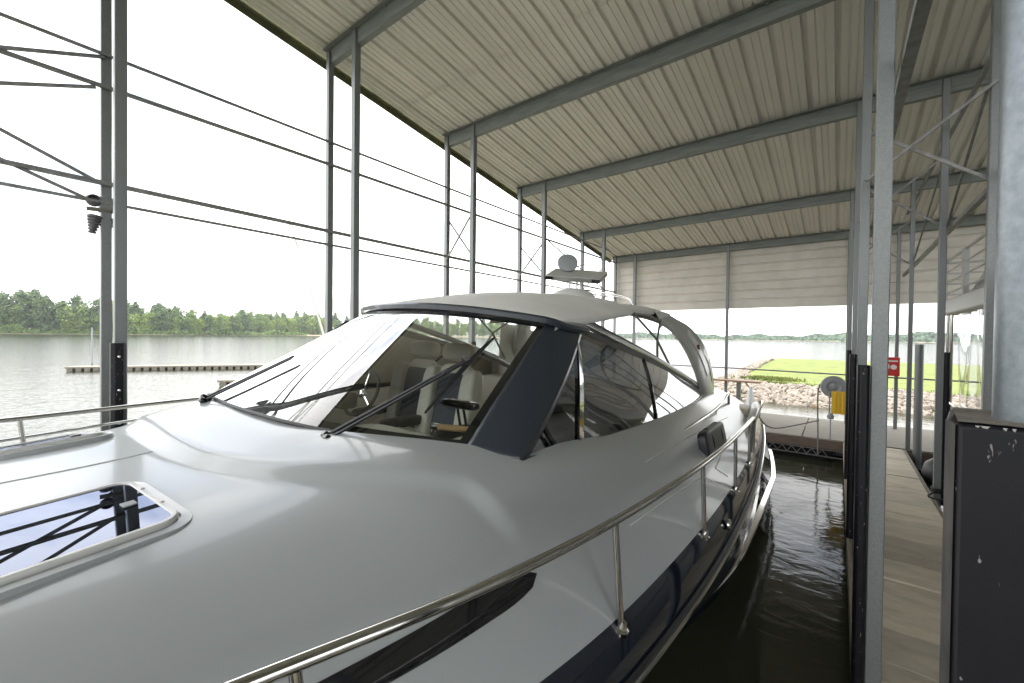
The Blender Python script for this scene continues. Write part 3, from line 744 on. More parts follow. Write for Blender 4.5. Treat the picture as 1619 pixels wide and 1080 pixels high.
# seats -----------------------------------------------------------------
def cushion(mb, lo, hi, M_=None, rnd=.3, n=8):
    c = (Vector(lo)+Vector(hi))/2; h = (Vector(hi)-Vector(lo))/2
    def sup(a, p): return math.copysign(abs(a)**p, a)
    def fn(u, v):
        th = -PI/2+PI*v; ph = 2*PI*u
        q = Vector((sup(math.cos(th), rnd)*sup(math.cos(ph), rnd)*h.x, sup(math.cos(th), rnd)*sup(math.sin(ph), rnd)*h.y, sup(math.sin(th), rnd)*h.z))+c
        return M_ @ q if M_ else q
    mb.grid(fn, 4*n, 2*n); return mb
def helm_seat(x, y, label):
    tilt = Matrix.Translation((x, y, -.945)) @ Matrix.Rotation(R(-12), 4, 'X')
    s = empty('helm_seat', (-.12*x, -.12*y, .108)); s.scale = (1.12, 1.12, 1.12); s.parent = yt; s['label'] = label
    def b(nm, fn, m, p=s): 
        mb = MB(); fn(mb); return mb.build(nm, M[m], p, ang=60)
    b('seat_base', lambda mb: cushion(mb, (x-.25, y-.52, -1.12), (x+.25, y+.02, -.95), None, .35), 'vinyl')
    b('seat_inset', lambda mb: cushion(mb, (x-.16, y-.46, -.98), (x+.16, y-.02, -.935), None, .35), 'inset')
    b('pedestal', lambda mb: mb.tube([(x, y-.25, -1.58), (x, y-.25, -1.1)], .06, 12), 'chrome')
    def back(mb):
        for sg in (1, -1): cushion(mb, (sg*.20-.07, -.10, .0), (sg*.20+.07, .05, .60), tilt, .45)
        cushion(mb, (-.17, -.03, .0), (.17, .06, .64), tilt, .4)
    b('backrest', back, 'vinyl')
    b('back_inset', lambda mb: cushion(mb, (-.125, -.055, .05), (.125, -.02, .56), tilt, .25), 'inset')
    b('headrest', lambda mb: cushion(mb, (-.15, -.06, .66), (.15, .06, .80), tilt, .5), 'vinyl')
    for sg in (1, -1): b('armrest', lambda mb: cushion(mb, (x+sg*.27-.04, y-.38, -.80), (x+sg*.27+.04, y+.0, -.73), None, .5), 'black')
helm_seat(-.64, 1.12, 'helm seat with navy inset nearer the steering wheel')
helm_seat(-.09, 1.0, 'companion seat with navy inset beside the helm seat')
lg = empty('lounge_seat'); lg.parent = yt
mb = MB(); cushion(mb, (.48, .45, -1.10), (1.30, 2.7, -.92), None, .2); mb.build('seat_cushion', M['vinyl'], lg)
mb = MB(); cushion(mb, (1.14, .42, -1.0), (1.36, 3.2, -.66), None, .35); cushion(mb, (-.2, 2.5, -1.0), (1.3, 2.75, -.62), None, .35); mb.build('seat_back', M['vinyl'], lg)
mb = MB(); cushion(mb, (.55, .5, -.93), (1.08, 1.3, -.90), None, .25); mb.build('inset_panel', M['inset'], lg)
mb = MB(); cushion(mb, (-.38, -.02, -.95), (.62, .46, -.66), None, .5); cushion(mb, (.55, .0, -.98), (1.15, .55, -.78), None, .5); mb.build('console_pad', M['vinyl'], yt)
aft = MB(); cushion(aft, (-1.35, 4.2, -1.1), (1.35, 4.9, -.95), None, .25); cushion(aft, (-1.4, 4.85, -1.1), (1.4, 5.05, -.72), None, .35); aft.build('aft_lounge', M['vinyl'], yt)
mb = MB()
for k in (0, 1): mb.tube([(.62+.05*k, .36, -.42), (.64+.05*k, .39, -.62)], .009, 6)
mb.build('mirror_strut', M['black'], yt)
mb = MB(); cushion(mb, (.50, .31, -.44), (.80, .39, -.39), None, .5); mb.build('instrument_hood', M['gloss_black'], yt)

# windshield ------------------------------------------------------------------
def HT(s): return .46+(.26 if s > 0 else .46)*(abs(s)/1.1)**2.2
def HZ(s): return .18-(.09 if s > 0 else .03)*(abs(s)/1.1)**2
WSB, WST = 1.10, 1.05
def WS(u, v, off=0):                           # u across (0 stbd .. 1 port), v up
    q = 2*u-1; b = Vector((q*WSB, BT(q*WSB), BZ(q*WSB)+.012)); h = Vector((q*WST, HT(q*WST), HZ(q*WST)))
    p = b.lerp(h, v); bul = .012*math.sin(PI*v)
    return p+Vector((q*.3, -.55, .8)).normalized()*(bul+off)
mb = MB(); mb.grid(lambda u, v: WS(u, v), 60, 24); mb.build('windshield_glass', M['ws'], yt, ang=80)
mb = MB()                                      # ceramic border and seal inside the glass
mb.grid(lambda u, v: WS(u, .055*v+.0, -.006), 60, 2); mb.grid(lambda u, v: WS(1-.02*v, u, -.006), 24, 1); mb.grid(lambda u, v: WS(.02*v, u, -.006), 24, 1)
mb.grid(lambda u, v: WS(u, 1-.02*v, -.006), 60, 1); mb.build('glass_border', M['black'], yt, ang=80)
mb = MB(); mb.tube([WS(i/60, .0, .004) for i in range(61)], .011, 8); mb.build('windshield_seal', M['black'], yt)
# header bar
mb = MB(); pts = []; ups = []
for i in range(61):
    q = 2*i/60-1; s = q*WST*1.02; pts.append((s, HT(s)+.03, HZ(s)+.022)); ups.append((0, .45, .9))
a0 = [(-1.10, 1.08, .135), (-1.095, 1.0, .145)]; a1 = [(1.085, .84, .108), (1.105, .98, .10), (1.118, 1.14, .09)]
pts = a0+pts+a1; ups = [(-.3, 0, .95)]*2+ups+[(.2, .2, .9), (.35, .1, .9), (.4, 0, .9)]
mb.sweep(pts, [(-.050, -.024), (.040, -.026), (.055, .0), (.045, .020), (.0, .030), (-.050, .027)], ups); mb.build('windshield_header', M['greypaint'], yt, ang=50)
# side loft used by pillar and windows
topk = [Vector(p) for p in ((1.10, 1.12, .075), (1.145, 1.7, -.04), (1.20, 2.35, -.17), (1.30, 3.35, -.40), (1.42, 4.25, -.655))]
botk = [Vector(p) for p in ((1.335, .02, -.565), (1.385, .75, -.60), (1.47, 1.75, -.635), (1.50, 2.9, -.665), (1.435, 4.25, -.695))]
def side(u, v, off=0, sg=1):
    nT = 40
    def ev(ks, x):
        return Vector([interp([(i/(len(ks)-1), k[a]) for i, k in enumerate(ks)], x) for a in range(3)])
    p = ev(botk, u).lerp(ev(topk, u), v)
    p.x += .035*math.sin(PI*v)*(1-u)+off; 
    return Vector((sg*p.x, p.y, p.z))
def um(v): return max(0, .20*(1-v/.87))+.004             # first mullion
def um2(v): return .52-.03*v
for sg in (1, -1):
    mb = MB(); mb.grid(lambda u, v: side(um(.87*v)*u, .87*v, 0, sg), 8, 12)
    mb.build('quarter_window', M['sideg'], yt, ang=80)
    mb = MB(); mb.grid(lambda u, v: side(um(v)+(um2(v)-um(v))*u, v, 0, sg), 20, 12); mb.build('side_window', M['sideg'], yt, ang=80)
    mb = MB(); mb.grid(lambda u, v: side(um2(v)+(1-um2(v))*u, v, 0, sg), 20, 12); mb.build('aft_side_window', M['sideg'], yt, ang=80)
    ft = MB(); ft.grid(lambda u, v: side(u*.99, .085*v, -.010, sg), 40, 2); ft.grid(lambda u, v: side(.0+.022*v, u*.99, -.010, sg), 14, 1); ft.grid(lambda u, v: side(u*.99, .93+.06*v, -.010, sg), 40, 1); ft.build('glass_frit', M['black'], yt, ang=80)
    fr = MB()
    fr.sweep([side(i/40*.995, .0, .004, sg) for i in range(41)], [(-.008, -.02), (.008, -.02), (.008, .02), (-.008, .02)], (0, 0, 1))
    fr.sweep([side(i/40*.995, 1.0, .004, sg) for i in range(41)], [(-.008, -.022), (.008, -.022), (.008, .022), (-.008, .022)], (0, 0, 1))
    fr.sweep([side(0, i/12, .004, sg) for i in range(13)], [(-.02, -.008), (.02, -.008), (.02, .008), (-.02, .008)], (sg, 0, 0))
    fr.build('window_frame', M['black'], yt)
    for f_ in (lambda v: um(v), lambda v: um2(v)):
        wm = .036 if f_(1) < .1 else .02; m_ = MB(); m_.sweep([side(f_(i/12*(.87 if f_(1) < .1 else 1)), i/12*(.87 if f_(1) < .1 else 1), .004, sg) for i in range(13)], [(-wm, -.006), (wm, -.006), (wm, .007), (-wm, .007)], (sg, 0, 0)); m_.build('mullion', M['gloss_black'], yt)
    # sill gasket below the glass
    m_ = MB(); m_.sweep([side(i/40, -.03, .010, sg) for i in range(41)], [(-.01, -.016), (.014, -.016), (.010, .016), (-.01, .016)], (0, 0, 1)); m_.build('window_sill', M['gloss_black'], yt)
    # A pillar: from windshield edge round to the front edge of the side glass
    def pil(u, v):
        a = WS(1, v, .006); a.x *= sg
        b = side(0, v, .014, sg)
        p = a.lerp(b, u); p.x += sg*.022*math.sin(PI*u)*(1-.4*v); p.y -= .015*math.sin(PI*u)
        return p
    mb = MB(); mb.grid(lambda u, v: pil(u, -.03+1.09*v) if 0 else pil(u, min(1.0, v*1.0)), 12, 24)
    mb.build('windshield_pillar', M['greypaint'], yt, ang=60, solid=.012)
    # cant rail along the top of the side windows to the stern
    rp = [side(i/50, 1.06+.02, .002, sg) for i in range(51)]
    mb = MB(); mb.sweep([p+Vector((0, 0, .022-.01*k/50)) for k, p in enumerate(rp)],
                        [(-.030, -.034), (.020, -.034), (.030, .0), (.012, .03), (-.03, .038)], (0, .35, 1)); mb.build('cant_rail', M['greypaint'], yt, ang=50)
    mb = MB(); mb.tube([p+Vector((sg*.026, 0, -.004)) for p in rp], .006, 6); mb.build('trim_strip', M['steel'], yt)

# canvas roof -----------------------------------------------------------------
def top_edge(t): return interp([(.40, .125), (.9, .15), (1.5, .205), (2.1, .275), (2.7, .325), (3.3, .345)], t)
def top_c(t): return interp([(.40, .21), (1.0, .335), (1.6, .42), (2.3, .465), (3.0, .47), (3.4, .45)], t)
def tw(t): return interp([(.4, 1.06), (1, 1.10), (2, 1.10), (3.4, 1.04)], t)
def roofp(u, v, t1=2.55):
    q = 2*u-1; s0 = q*1.0
    t0 = HT(q*1.05)+.05; t = t0+(t1+.32*(abs(q)**3)*-1-t0)*v
    s = q*tw(t); ze_ = top_edge(t)+(.05*smst(0, -1, q)); z = ze_+(top_c(t)-ze_)*(1-abs(q)**2.3)
    z -= .03*(1-smst(0, .08, v)); 
    wr = .004*math.sin(q*15+t*7)*smst(.45, .8, v)*smst(1, .9, v)+.016*math.sin((t*3.1-abs(q)*5.2)*4.5)*smst(.3, .8, abs(q))*smst(1.0, .85, abs(q))*smst(.35, .8, v)
    return (s, t, z+wr)
mb = MB(); mb.grid(roofp, 60, 60); mb.grid(lambda u, v: Vector(roofp(1, u))+Vector((.012*math.sin(v*PI), 0, -.05*v)), 40, 3); mb.grid(lambda u, v: Vector(roofp(0, u))+Vector((-.012*math.sin(v*PI), 0, -.05*v)), 40, 3)
mb.build('canvas_top', M['canvas'], yt, ang=60, weld=True)
mb = MB(); mb.grid(lambda u, v: Vector(roofp(.02+.96*u, .03+.95*v))-Vector((0, 0, .035)), 30, 20); mb.build('headliner', M['liner'], yt)
# aft bimini
def bim(u, v):
    q = 2*u-1; t = 2.42+1.45*v; s = q*1.02
    z = interp([(2.4, .30), (3.0, .325), (3.9, .335)], t)+.13*(1-abs(q)**2.5)+.012*math.sin(v*PI*2+q*3)
    return (s, t, z)
mb = MB(); mb.grid(bim, 40, 24)
for sg in (1, -1):
    def drape(u, v):
        t = 3.20+.67*u; h = .20*(1-abs(2*u-1)**1.3)
        return (sg*(1.025+.02*math.sin(u*9)*v), t+.02*v, Vector(bim(.5+.5*sg, (t-2.42)/1.45)).z-h*v)
    mb.grid(drape, 16, 6)
    mb.grid(lambda u, v: (sg*1.022, 2.42+.8*u, Vector(bim(.5+.5*sg, .8*u/1.45)).z-.035*v), 10, 2)
mb.build('bimini_top', M['canvas'], yt, ang=60, solid=.004)
mb = MB(); mb.grid(lambda u, v: Vector(bim(.03+.94*u, .02+.96*v))-Vector((0, 0, .02)), 24, 16); mb.grid(lambda u, v: (-1.05-.04*v, 2.9+1.0*u, .31-(.17-.03*math.sin(u*PI))*v), 10, 4); mb.build('bimini_liner', M['liner'], yt)
for sg in (1, -1):
    mb = MB()
    mb.tube([(sg*1.03, 2.50, .26), (sg*1.12, 3.0, .02), (sg*1.20, 3.45, -.36)], .013, 8)
    mb.tube([(sg*1.04, 3.42, .24), (sg*1.12, 3.03, .02), (sg*1.18, 2.85, -.22)], .013, 8)
    mb.tube([(sg*1.03, 2.50, .27), (sg*1.04, 3.0, .27), (sg*1.04, 3.42, .22)], .010, 8)
    mb.build('bimini_frame', M['brace'], yt)
# radar arch: one raked hoop, broad at the feet
ap = curve3([(1.50, 4.30, -.86), (1.43, 4.22, -.58), (1.36, 4.12, -.30), (1.25, 3.98, -.03), (1.12, 3.80, .17), (.95, 3.66, .28), (.6, 3.56, .36), (0, 3.50, .40)], 40)
ap = ap+[Vector((-p.x, p.y, p.z)) for p in ap[-2::-1]]
mb = MB(); ws_ = []
n = len(ap)
for i, p in enumerate(ap):
    k = abs(2*i/(n-1)-1); wdt = .14+.10*smst(.35, .8, k)-.07*smst(.85, 1, k)
    tng = (ap[min(i+1, n-1)]-ap[max(i-1, 0)]).normalized(); side_ = Vector((0, 1, .25 if True else 0)); side_ = (side_-tng*side_.dot(tng)).normalized(); nr = tng.cross(side_)
    for a, b in ((-wdt, -.02), (-wdt*.8, -.04), (wdt*.8, -.04), (wdt, -.02), (wdt, .02), (wdt*.8, .04), (-wdt*.8, .04), (-wdt, .02)):
        mb.v.append(tuple(p+side_*a+nr*b))
mb.f = [(i*8+k, i*8+(k+1) % 8, (i+1)*8+(k+1) % 8, (i+1)*8+k) for i in range(n-1) for k in range(8)]
mb.build('radar_arch', M['arch'], yt, ang=30)
def arch_frame(i):
    p = ap[i]; k = abs(2*i/(n-1)-1); wdt = .14+.10*smst(.35, .8, k)-.07*smst(.85, 1, k)
    tng = (ap[min(i+1, n-1)]-ap[max(i-1, 0)]).normalized(); sd_ = Vector((0, 1, .25)); sd_ = (sd_-tng*sd_.dot(tng)).normalized(); nr = tng.cross(sd_)
    if nr.x < 0: nr = -nr
    return p, wdt, sd_, nr
ids = list(range(7, 18)); mb = MB()
for off in (.0415, .050):
    for i in ids:
        p, wd_, s_, nr = arch_frame(i)
        for a in (.08, .74): mb.v.append(tuple(p+s_*wd_*a+nr*off))
m_ = len(ids)
for l in (0, 2*m_):
    mb.f += [(l+2*i, l+2*i+1, l+2*i+3, l+2*i+2) for i in range(m_-1)]
mb.f += [(2*i, 2*i+2, 2*m_+2*i+2, 2*m_+2*i) for i in range(m_-1)]+[(2*i+1, 2*i+3, 2*m_+2*i+3, 2*m_+2*i+1) for i in range(m_-1)]+[(0, 1, 2*m_+1, 2*m_), (2*m_-2, 2*m_-1, 4*m_-1, 4*m_-2)]
mb.build('arch_panel', M['gelw'], yt, ang=30)
p, wd_, s_, nr = arch_frame(13)
mb = MB(); mb.lathe([(.034, -.005), (.034, .012), (.02, .02)], 16, p+s_*wd_*.42+nr*.05, nr.to_track_quat('Z', 'Y').to_matrix().to_4x4()); mb.build('marker_light', mat('dark_red_lens', (.10, .015, .012), .2), yt)
mb = MB(); cp_ = curve3([(1.44, 4.62, -.84), (1.42, 4.66, -.5), (1.34, 4.60, -.18), (1.20, 4.45, .03), (1.02, 4.2, .16)], 20)
mb.sweep(cp_, [(-.16, -.02), (.16, -.02), (.16, .02), (-.16, .02)], [(1, .1, .25)]*21); mb.build('aft_curtain', M['arch'], yt, ang=50)
mb = MB(); mb.grid(lambda u, v: (-1.36+.02*u, 3.5+.95*v, -.62+.80*u-.12*v), 14, 8); mb.build('side_curtain', M['canvas'], yt, solid=.02)
# roof gear
rg = empty('radar_mount'); rg.parent = yt
mb = MB(); mb.lathe([(.30, .42), (.29, .50), (.24, .56), (.12, .60), (.02, .61)], 28, (.02, 3.15, 0)); mb.build('radome_base', M['gelw'], rg)
mb = MB(); Mx = Matrix.Translation((.03, 3.22, .79)) @ Matrix.Rotation(R(9), 4, 'Y') @ Matrix.Rotation(R(20), 4, 'X') @ Matrix.Rotation(R(10), 4, 'Z')
pr = [(-.36, -.20, .02), (.36, -.20, .02), (.36, .20, .02), (-.36, .20, .02), (-.29, -.13, -.06), (.29, -.13, -.06), (.29, .13, -.06), (-.29, .13, -.06)]
mb.add([Mx @ Vector(p) for p in pr], [(0, 1, 2, 3), (7, 6, 5, 4), (0, 4, 5, 1), (1, 5, 6, 2), (2, 6, 7, 3), (3, 7, 4, 0)]); mb.build('antenna_panel', M['arch'], rg, bevel=.012)
for sx in (-1, 1):
    mb = MB(); mb.box((sx*.30-.05, -.19, -.035), (sx*.30+.05, .19, .005), Mx); mb.build('antenna_end', M['gloss_black'], rg)
mb = MB(); mb.lathe([(.10, -.02), (.13, 0), (.13, .03), (.09, .05)], 20, (-.13, 3.27, .95), Matrix.Rotation(R(60), 4, 'X') @ Matrix.Rotation(R(30), 4, 'Y')); mb.build('searchlight', M['greyplastic'], rg)
mb = MB()
for dx in (-.05, .05, .1): mb.tube([(dx, 3.2, .58), (dx, 3.2, .76)], .014, 8)
mb.build('mast_strut', M['whitem'], rg)
mb = MB(); mb.tube(curve3([(-.35, 3.3, .46), (-.33, 3.3, .60), (-.2, 3.35, .64), (.2, 3.6, .60), (.55, 3.75, .52), (.6, 3.75, .38)], 24), .011, 8); mb.tube(curve3([(.2, 3.3, .45), (.25, 3.35, .54), (.6, 3.5, .5), (.7, 3.5, .4)], 14), .009, 8)
mb.build('grab_rail', M['steel'], rg)
mb = MB(); mb.lathe([(.045, 0), (.05, .02), (.035, .14), (.02, .2)], 12, (-.5, 4.6, .40)); mb.build('antenna_base', M['whitem'], rg)

# deck fittings ---------------------------------------------------------------
def on_deck(s, t, dz=0): return Vector((s, t, DZ(s, t)+dz))
def deck_n(s, t):
    a = on_deck(s+.02, t)-on_deck(s-.02, t); b = on_deck(s, t+.02)-on_deck(s, t-.02); return a.cross(b).normalized()
def hatch(cx, cy, hw, hh, rot, open_=False):
    e = empty('deck_hatch'); e.parent = yt
    n = deck_n(cx, cy); o = on_deck(cx, cy); x = (Vector((math.cos(rot), math.sin(rot), 0))); x = (x-n*x.dot(n)).normalized(); y = n.cross(x)
    def ring(w_, h_, r, z, k=6):
        pts = []
        for qx, qy, a0 in ((1, 1, 0), (-1, 1, 90), (-1, -1, 180), (1, -1, 270)):
            for j in range(k+1):
                a = R(a0+90*j/k); lx = qx*(w_-r)+r*math.cos(a); ly = qy*(h_-r)+r*math.sin(a)
                pts.append(o+x*lx+y*ly+n*z)
        return pts
    def rings(mb, rs):
        L = [ring(*r) for r in rs]; m = len(L[0]); b = len(mb.v)
        for l in L: mb.v += [tuple(p) for p in l]
        for i in range(len(L)-1):
            for k in range(m): mb.f.append((b+i*m+k, b+i*m+(k+1) % m, b+(i+1)*m+(k+1) % m, b+(i+1)*m+k))
        return b, m, len(L)
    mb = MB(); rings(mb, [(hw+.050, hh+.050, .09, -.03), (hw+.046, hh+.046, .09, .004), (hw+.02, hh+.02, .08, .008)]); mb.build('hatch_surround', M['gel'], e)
    mb = MB(); rings(mb, [(hw+.012, hh+.012, .07, .0), (hw+.014, hh+.014, .07, .016), (hw+.008, hh+.008, .065, .024), (hw-.004, hh-.004, .05, .024), (hw-.008, hh-.008, .045, .018)]); mb.build('hatch_frame', M['gelw'], e, ang=50)
    mb = MB(); b, m, l = rings(mb, [(hw-.007, hh-.007, .045, .0185)]); mb.f = [tuple(range(m))]; mb.build('hatch_glass', M['hatchg'], e)
    mb = MB(); b, m, l = rings(mb, [(hw-.010, hh-.010, .045, .008)]); mb.f = [tuple(range(m))]; mb.build('hatch_lining', M['gloss_black'], e)
    mb = MB(); fr_ = Matrix(((x.x, y.x, n.x, 0), (x.y, y.y, n.y, 0), (x.z, y.z, n.z, 0), (0, 0, 0, 1)))
    T = Matrix.Translation(o) @ fr_
    mb.box((-.015, hh-.085, .019), (.025, hh-.045, .026), T); mb.build('hatch_latch', M['greyplastic'], e, bevel=.004)
    mb = MB()
    for dx in (-.12, .05): mb.box((dx, hh-.003, .022), (dx+.03, hh+.010, .028), T)
    mb.build('hatch_hinge', M['gelw'], e, bevel=.003)
    return e
hatch(.54, -1.47, .225, .33, R(3))
hatch(-.87, -1.36, .225, .33, R(3))
# long recessed window in the deck side
def recess(t):   # lower-left (inner) and outer edges of the recess, as s
    return
def rec(u, v, dz=0):
    t = -3.3+2.94*u; k = math.sqrt(max(0, 1-max(0, (u-.93)/.07)**2))
    f = .922-.040*k*(1-v)-.0*v if False else .884+.018*smst(.93, 1, u)*0+(.038*(v if k > .999 else .5+(v-.5)*k))
    return on_deck(E(t)*f, t, dz)
for sg in (1, -1):
    mb = MB(); mb.grid(lambda u, v: Vector((sg*rec(u, v).x, rec(u, v).y, rec(u, v).z+.0035)), 60, 8); mb.build('deck_side_window', M['gloss_black'], yt)
# stanchions and bow rail
st = [(-3.3, 0), (-2.25, 0), (-1.18, 0), (-.13, 0), (.90, 0), (1.82, 0), (2.62, 0)]
def base_pt(t, sg): return Vector((sg*(E(t)+.018), t, zE(t)-.03))
def rail_pt(t, sg):
    h = interp([(-4.7, .44), (-3, .40), (-1.2, .385), (0, .385), (2.5, .365), (3.2, .34)], t)
    out_ = interp([(-4.7, -.02), (-1.5, .0), (-.3, -.01), (1, .0), (3, .02)], t)
    return Vector((sg*(E(t)+out_), t-.06, zE(t)+h))
for sg in (1, -1):
    pts = [rail_pt(-4.4+.1*i, sg) for i in range(74)]
    e_ = pts[-1]; pts += [e_+Vector((0, .05, -.02)), e_+Vector((0, .08, -.07)), e_+Vector((0, .085, -.34))]
    mb = MB(); mb.tube(pts, .0155, 12); rl = mb.build('bow_rail', M['steel'], yt)
    if sg < 0:
        mb = MB(); mb.tube([rail_pt(-4.4+.1*i, sg)-Vector((0, 0, .10+.10*max(0, min(1, (-i*.1+4.4)/5)))) for i in range(50)], .010, 10); mb.build('lower_rail', M['steel'], yt)
    for t, _ in st:
        b_ = base_pt(t, sg); r_ = rail_pt(t+.02, sg)
        mb = MB(); mb.tube([b_, r_], .0125, 12); so_ = mb.build('stanchion', M['steel'], yt)
        mb = MB(); mb.lathe([(.029, -.012), (.029, .004), (.018, .010), (.014, .03)], 16, b_, Matrix.Rotation(sg*R(18), 4, 'Y')); mb.build('stanchion_base', M['steel'], so_)
# cabin side handrail with its end post
hp = curve3([(1.62, 1.35, -.735), (1.66, 2.0, -.71), (1.71, 2.9, -.69), (1.72, 3.6, -.665), (1.71, 4.1, -.62), (1.70, 4.2, -.64), (1.70, 4.25, -.78)], 30)
mb = MB(); mb.tube(hp, .014, 10)
for i in (8, 18): mb.tube([hp[i], hp[i]-Vector((.0, 0, .07))], .008, 6)
mb.build('hand_rail', M['steel'], yt)
# cleat and fuel filler on the navy band, gate seams on the side deck
for t in (1.35, -2.4):
    mb = MB(); b_ = Vector((E(t)+.052, t, zE(t)-.11)); mb.lathe([(.034, 0), (.034, .012), (.02, .02)], 16, b_, Matrix.Rotation(PI/2, 4, 'Y')); mb.build('hull_fitting', M['steel'], yt)
mb = MB()
def line_on_deck(a, b, r=.004, n=14):
    mb.tube([on_deck(a[0]+(b[0]-a[0])*i/n, a[1]+(b[1]-a[1])*i/n, .001) for i in range(n+1)], r, 6)
line_on_deck((1.78, .3), (1.90, 1.45)); line_on_deck((1.90, 1.45), (1.985, 1.56)); line_on_deck((1.93, 1.75), (1.90, 2.75)); line_on_deck((1.93, 1.75), (2.0, 1.85)); line_on_deck((1.66, .9), (1.80, 3.4))
mb.build('deck_moulding', M['gelw'], yt)
# crease across the foredeck and swage around the windshield
mb = MB(); mb.tube([on_deck(-.19+.002*i, -3.6+.11*i, .001) for i in range(25)], .0028, 6); mb.build('foredeck_seam', M['gelw'], yt)

# wipers ----------------------------------------------------------------------
def wiper(pu, pv0, au, av, b0, b1, k_=1):
    e = empty('wiper'); e.parent = yt
    piv = WS(pu, pv0, .035); tip = WS(au, av, .040)
    d = (tip-piv).normalized(); nrm = Vector((0, -.55, .8)); sd_ = d.cross(nrm).normalized()
    mb = MB()
    mb.bar(piv+sd_*.016, tip+sd_*.010, .014, .012, nrm); mb.bar(piv-sd_*.022+d*.01, tip-sd_*.010+d*.015, .018, .014, nrm)
    mb.build('wiper_arm', M['black'], e, bevel=.002)
    mb = MB(); a = WS(b0[0], b0[1], .016); b = WS(b1[0], b1[1], .016); pts = [WS(b0[0]+(b1[0]-b0[0])*i/14, b0[1]+(b1[1]-b0[1])*i/14, .014+.012*math.sin(PI*i/14)) for i in range(15)]
    if k_ == 1: mb.tube(pts, [.004+.006*k_*math.sin(PI*i/14) for i in range(15)], 6, flat=1.8)
    mb.bar(tip-sd_*.03*k_, tip+sd_*.03*k_, .03*k_, .03*k_, nrm); mb.build('wiper_blade', M['black'], e)
    mb = MB()
    for k in (-1, 1): 
        c0 = piv+sd_*.02*k; mb.lathe([(.021, -.06), (.021, .016), (.012, .026)], 12, c0, nrm.to_track_quat('Z', 'Y').to_matrix().to_4x4())
    mb.bar(piv-sd_*.045-nrm*.03, piv+sd_*.045-nrm*.03, .035, .02, nrm); mb.build('wiper_pivot', M['gloss_black'], e)
    if k_ < 1: return
    mb = MB(); mb.tube(curve3([tip+sd_*.03, tip+sd_*.06+nrm*.02-d*.05, tip+sd_*.03+nrm*.03-d*.12, tip-d*.16], 12), .004, 6); mb.build('washer_hose', M['black'], e)
WIP = [(.746, -.055, .892, .539, (.887, .17), (.903, .80)), (.106, -.04, .285, .385, (.27, .30), (.30, .46), .3)]
for a in WIP: wiper(*a)

# loose things on the yacht ------------------------------------------------------
def to_world(p): 
    return Matrix.Translation((-2.5, 1.5, 0)) @ (Matrix.Rotation(YA, 4, 'Z') @ Matrix.Rotation(LIST, 4, 'Y')) @ Vector(p)
wh = empty('wooden_handle', to_world((.88, .05, -.48)), (0, 0, 0), label='varnished wooden handle with a chrome collar lying inside the windshield corner', cat='handle')
mb = MB(); mb.tube([(-.09, -.03, 0), (.13, .05, .0)], [.017, .019], 12); mb.build('grip', M['varnish'], wh)
mb = MB(); mb.tube([(-.125, -.043, 0), (-.09, -.03, 0)], .02, 12); mb.tube([(-.12, -.042, -.03), (-.12, -.042, .02)], .012, 8); mb.build('collar', M['chrome'], wh)
fe = empty('rolled_cushion', to_world((1.85, 2.12, -.77)), (0, R(-12), YA-R(3)), label='quilted dark navy cushion tied to the cabin handrail', cat='cushion')
mb = MB(); cushion(mb, (-.04, -.33, -.105), (.04, .33, .10), None, .3); mb.build('pad', mat('navy_vinyl', (.012, .014, .02), .38), fe)
for k in (-.16, .16):
    mb = MB(); mb.tube([(.043*math.cos(a), k, .108*math.sin(a)) for a in [2*PI*j/20 for j in range(20)]], .004, 5, closed=True, flat=1); mb.build('strap', M['black'], fe)
# stern upholstery and gate visible past the rail
mb = MB(); cushion(mb, (1.60, 4.35, -1.35), (1.92, 5.0, -.84), None, .35); mb.build('stern_seat', M['vinyl'], yt)
mb = MB(); mb.tube(curve3([(1.97, 3.3, -1.0), (1.98, 3.9, -.93), (1.97, 4.5, -.86), (1.93, 5.1, -.88), (1.85, 5.35, -1.15)], 20), [.05]*21, 10); mb.build('coaming', M['gelw'], yt)
mb = MB(); mb.tube(curve3([(2.0, 3.4, -.98), (2.04, 4.4, -.80), (2.02, 4.95, -.78), (1.98, 5.2, -.9), (1.98, 5.4, -1.6)], 24), .012, 8); mb.build('stern_rail', M['steel'], yt)

# ---------------------------------------------------------------- things on the walkway
tb = empty('cleaning_table', (-2.1, 12.6, zd), label='wooden plank table on a grey pedestal at the walkway edge', cat='table')
mb = MB(); mb.box((-.72, -.2, .86), (.52, .2, .90)); mb.build('tabletop', M['tablewood'], tb, bevel=.005)
mb = MB(); mb.box((-.05, -.05, .03), (.05, .05, .859)); mb.build('pedestal', M['galv'], tb, bevel=.004)
mb = MB(); mb.bar((.15, 0, .86), (.32, 0, .62), .03); mb.build('bracket', M['tablewood'], tb)
mb = MB(); mb.box((-.4, -.2, .002), (.35, .2, .03)); mb.build('base_board', M['tablewood'], tb, bevel=.004)
rr = random.Random(8); mb = MB()
mb.grid(lambda u, v: ((.14+.05*math.sin(9*u*6.28)*(1-v))*(1-.72*v)*math.cos(u*6.28), (.12+.04*math.cos(7*u*6.28)*(1-v))*(1-.72*v)*math.sin(u*6.28), .72*v), 40, 12)
bo = mb.build('plastic_bag', M['bag'], None, label='translucent white plastic bag hanging beside the table pedestal', cat='bag'); bo.location = (-1.80, 12.45, zd+.035)
hr = empty('hose_reel', (-.05, 10.42, -.92), label='grey round hose reel hanging on the far end post', cat='hose reel')
mb = MB(); mb.lathe([(.20, 0), (.215, .02), (.20, .05), (.12, .06), (.075, .035), (.04, .05), (.02, .055)], 32, (-.02, 0, 0), Matrix.Rotation(R(90), 4, 'X')); mb.build('drum', M['greyplastic'], hr)
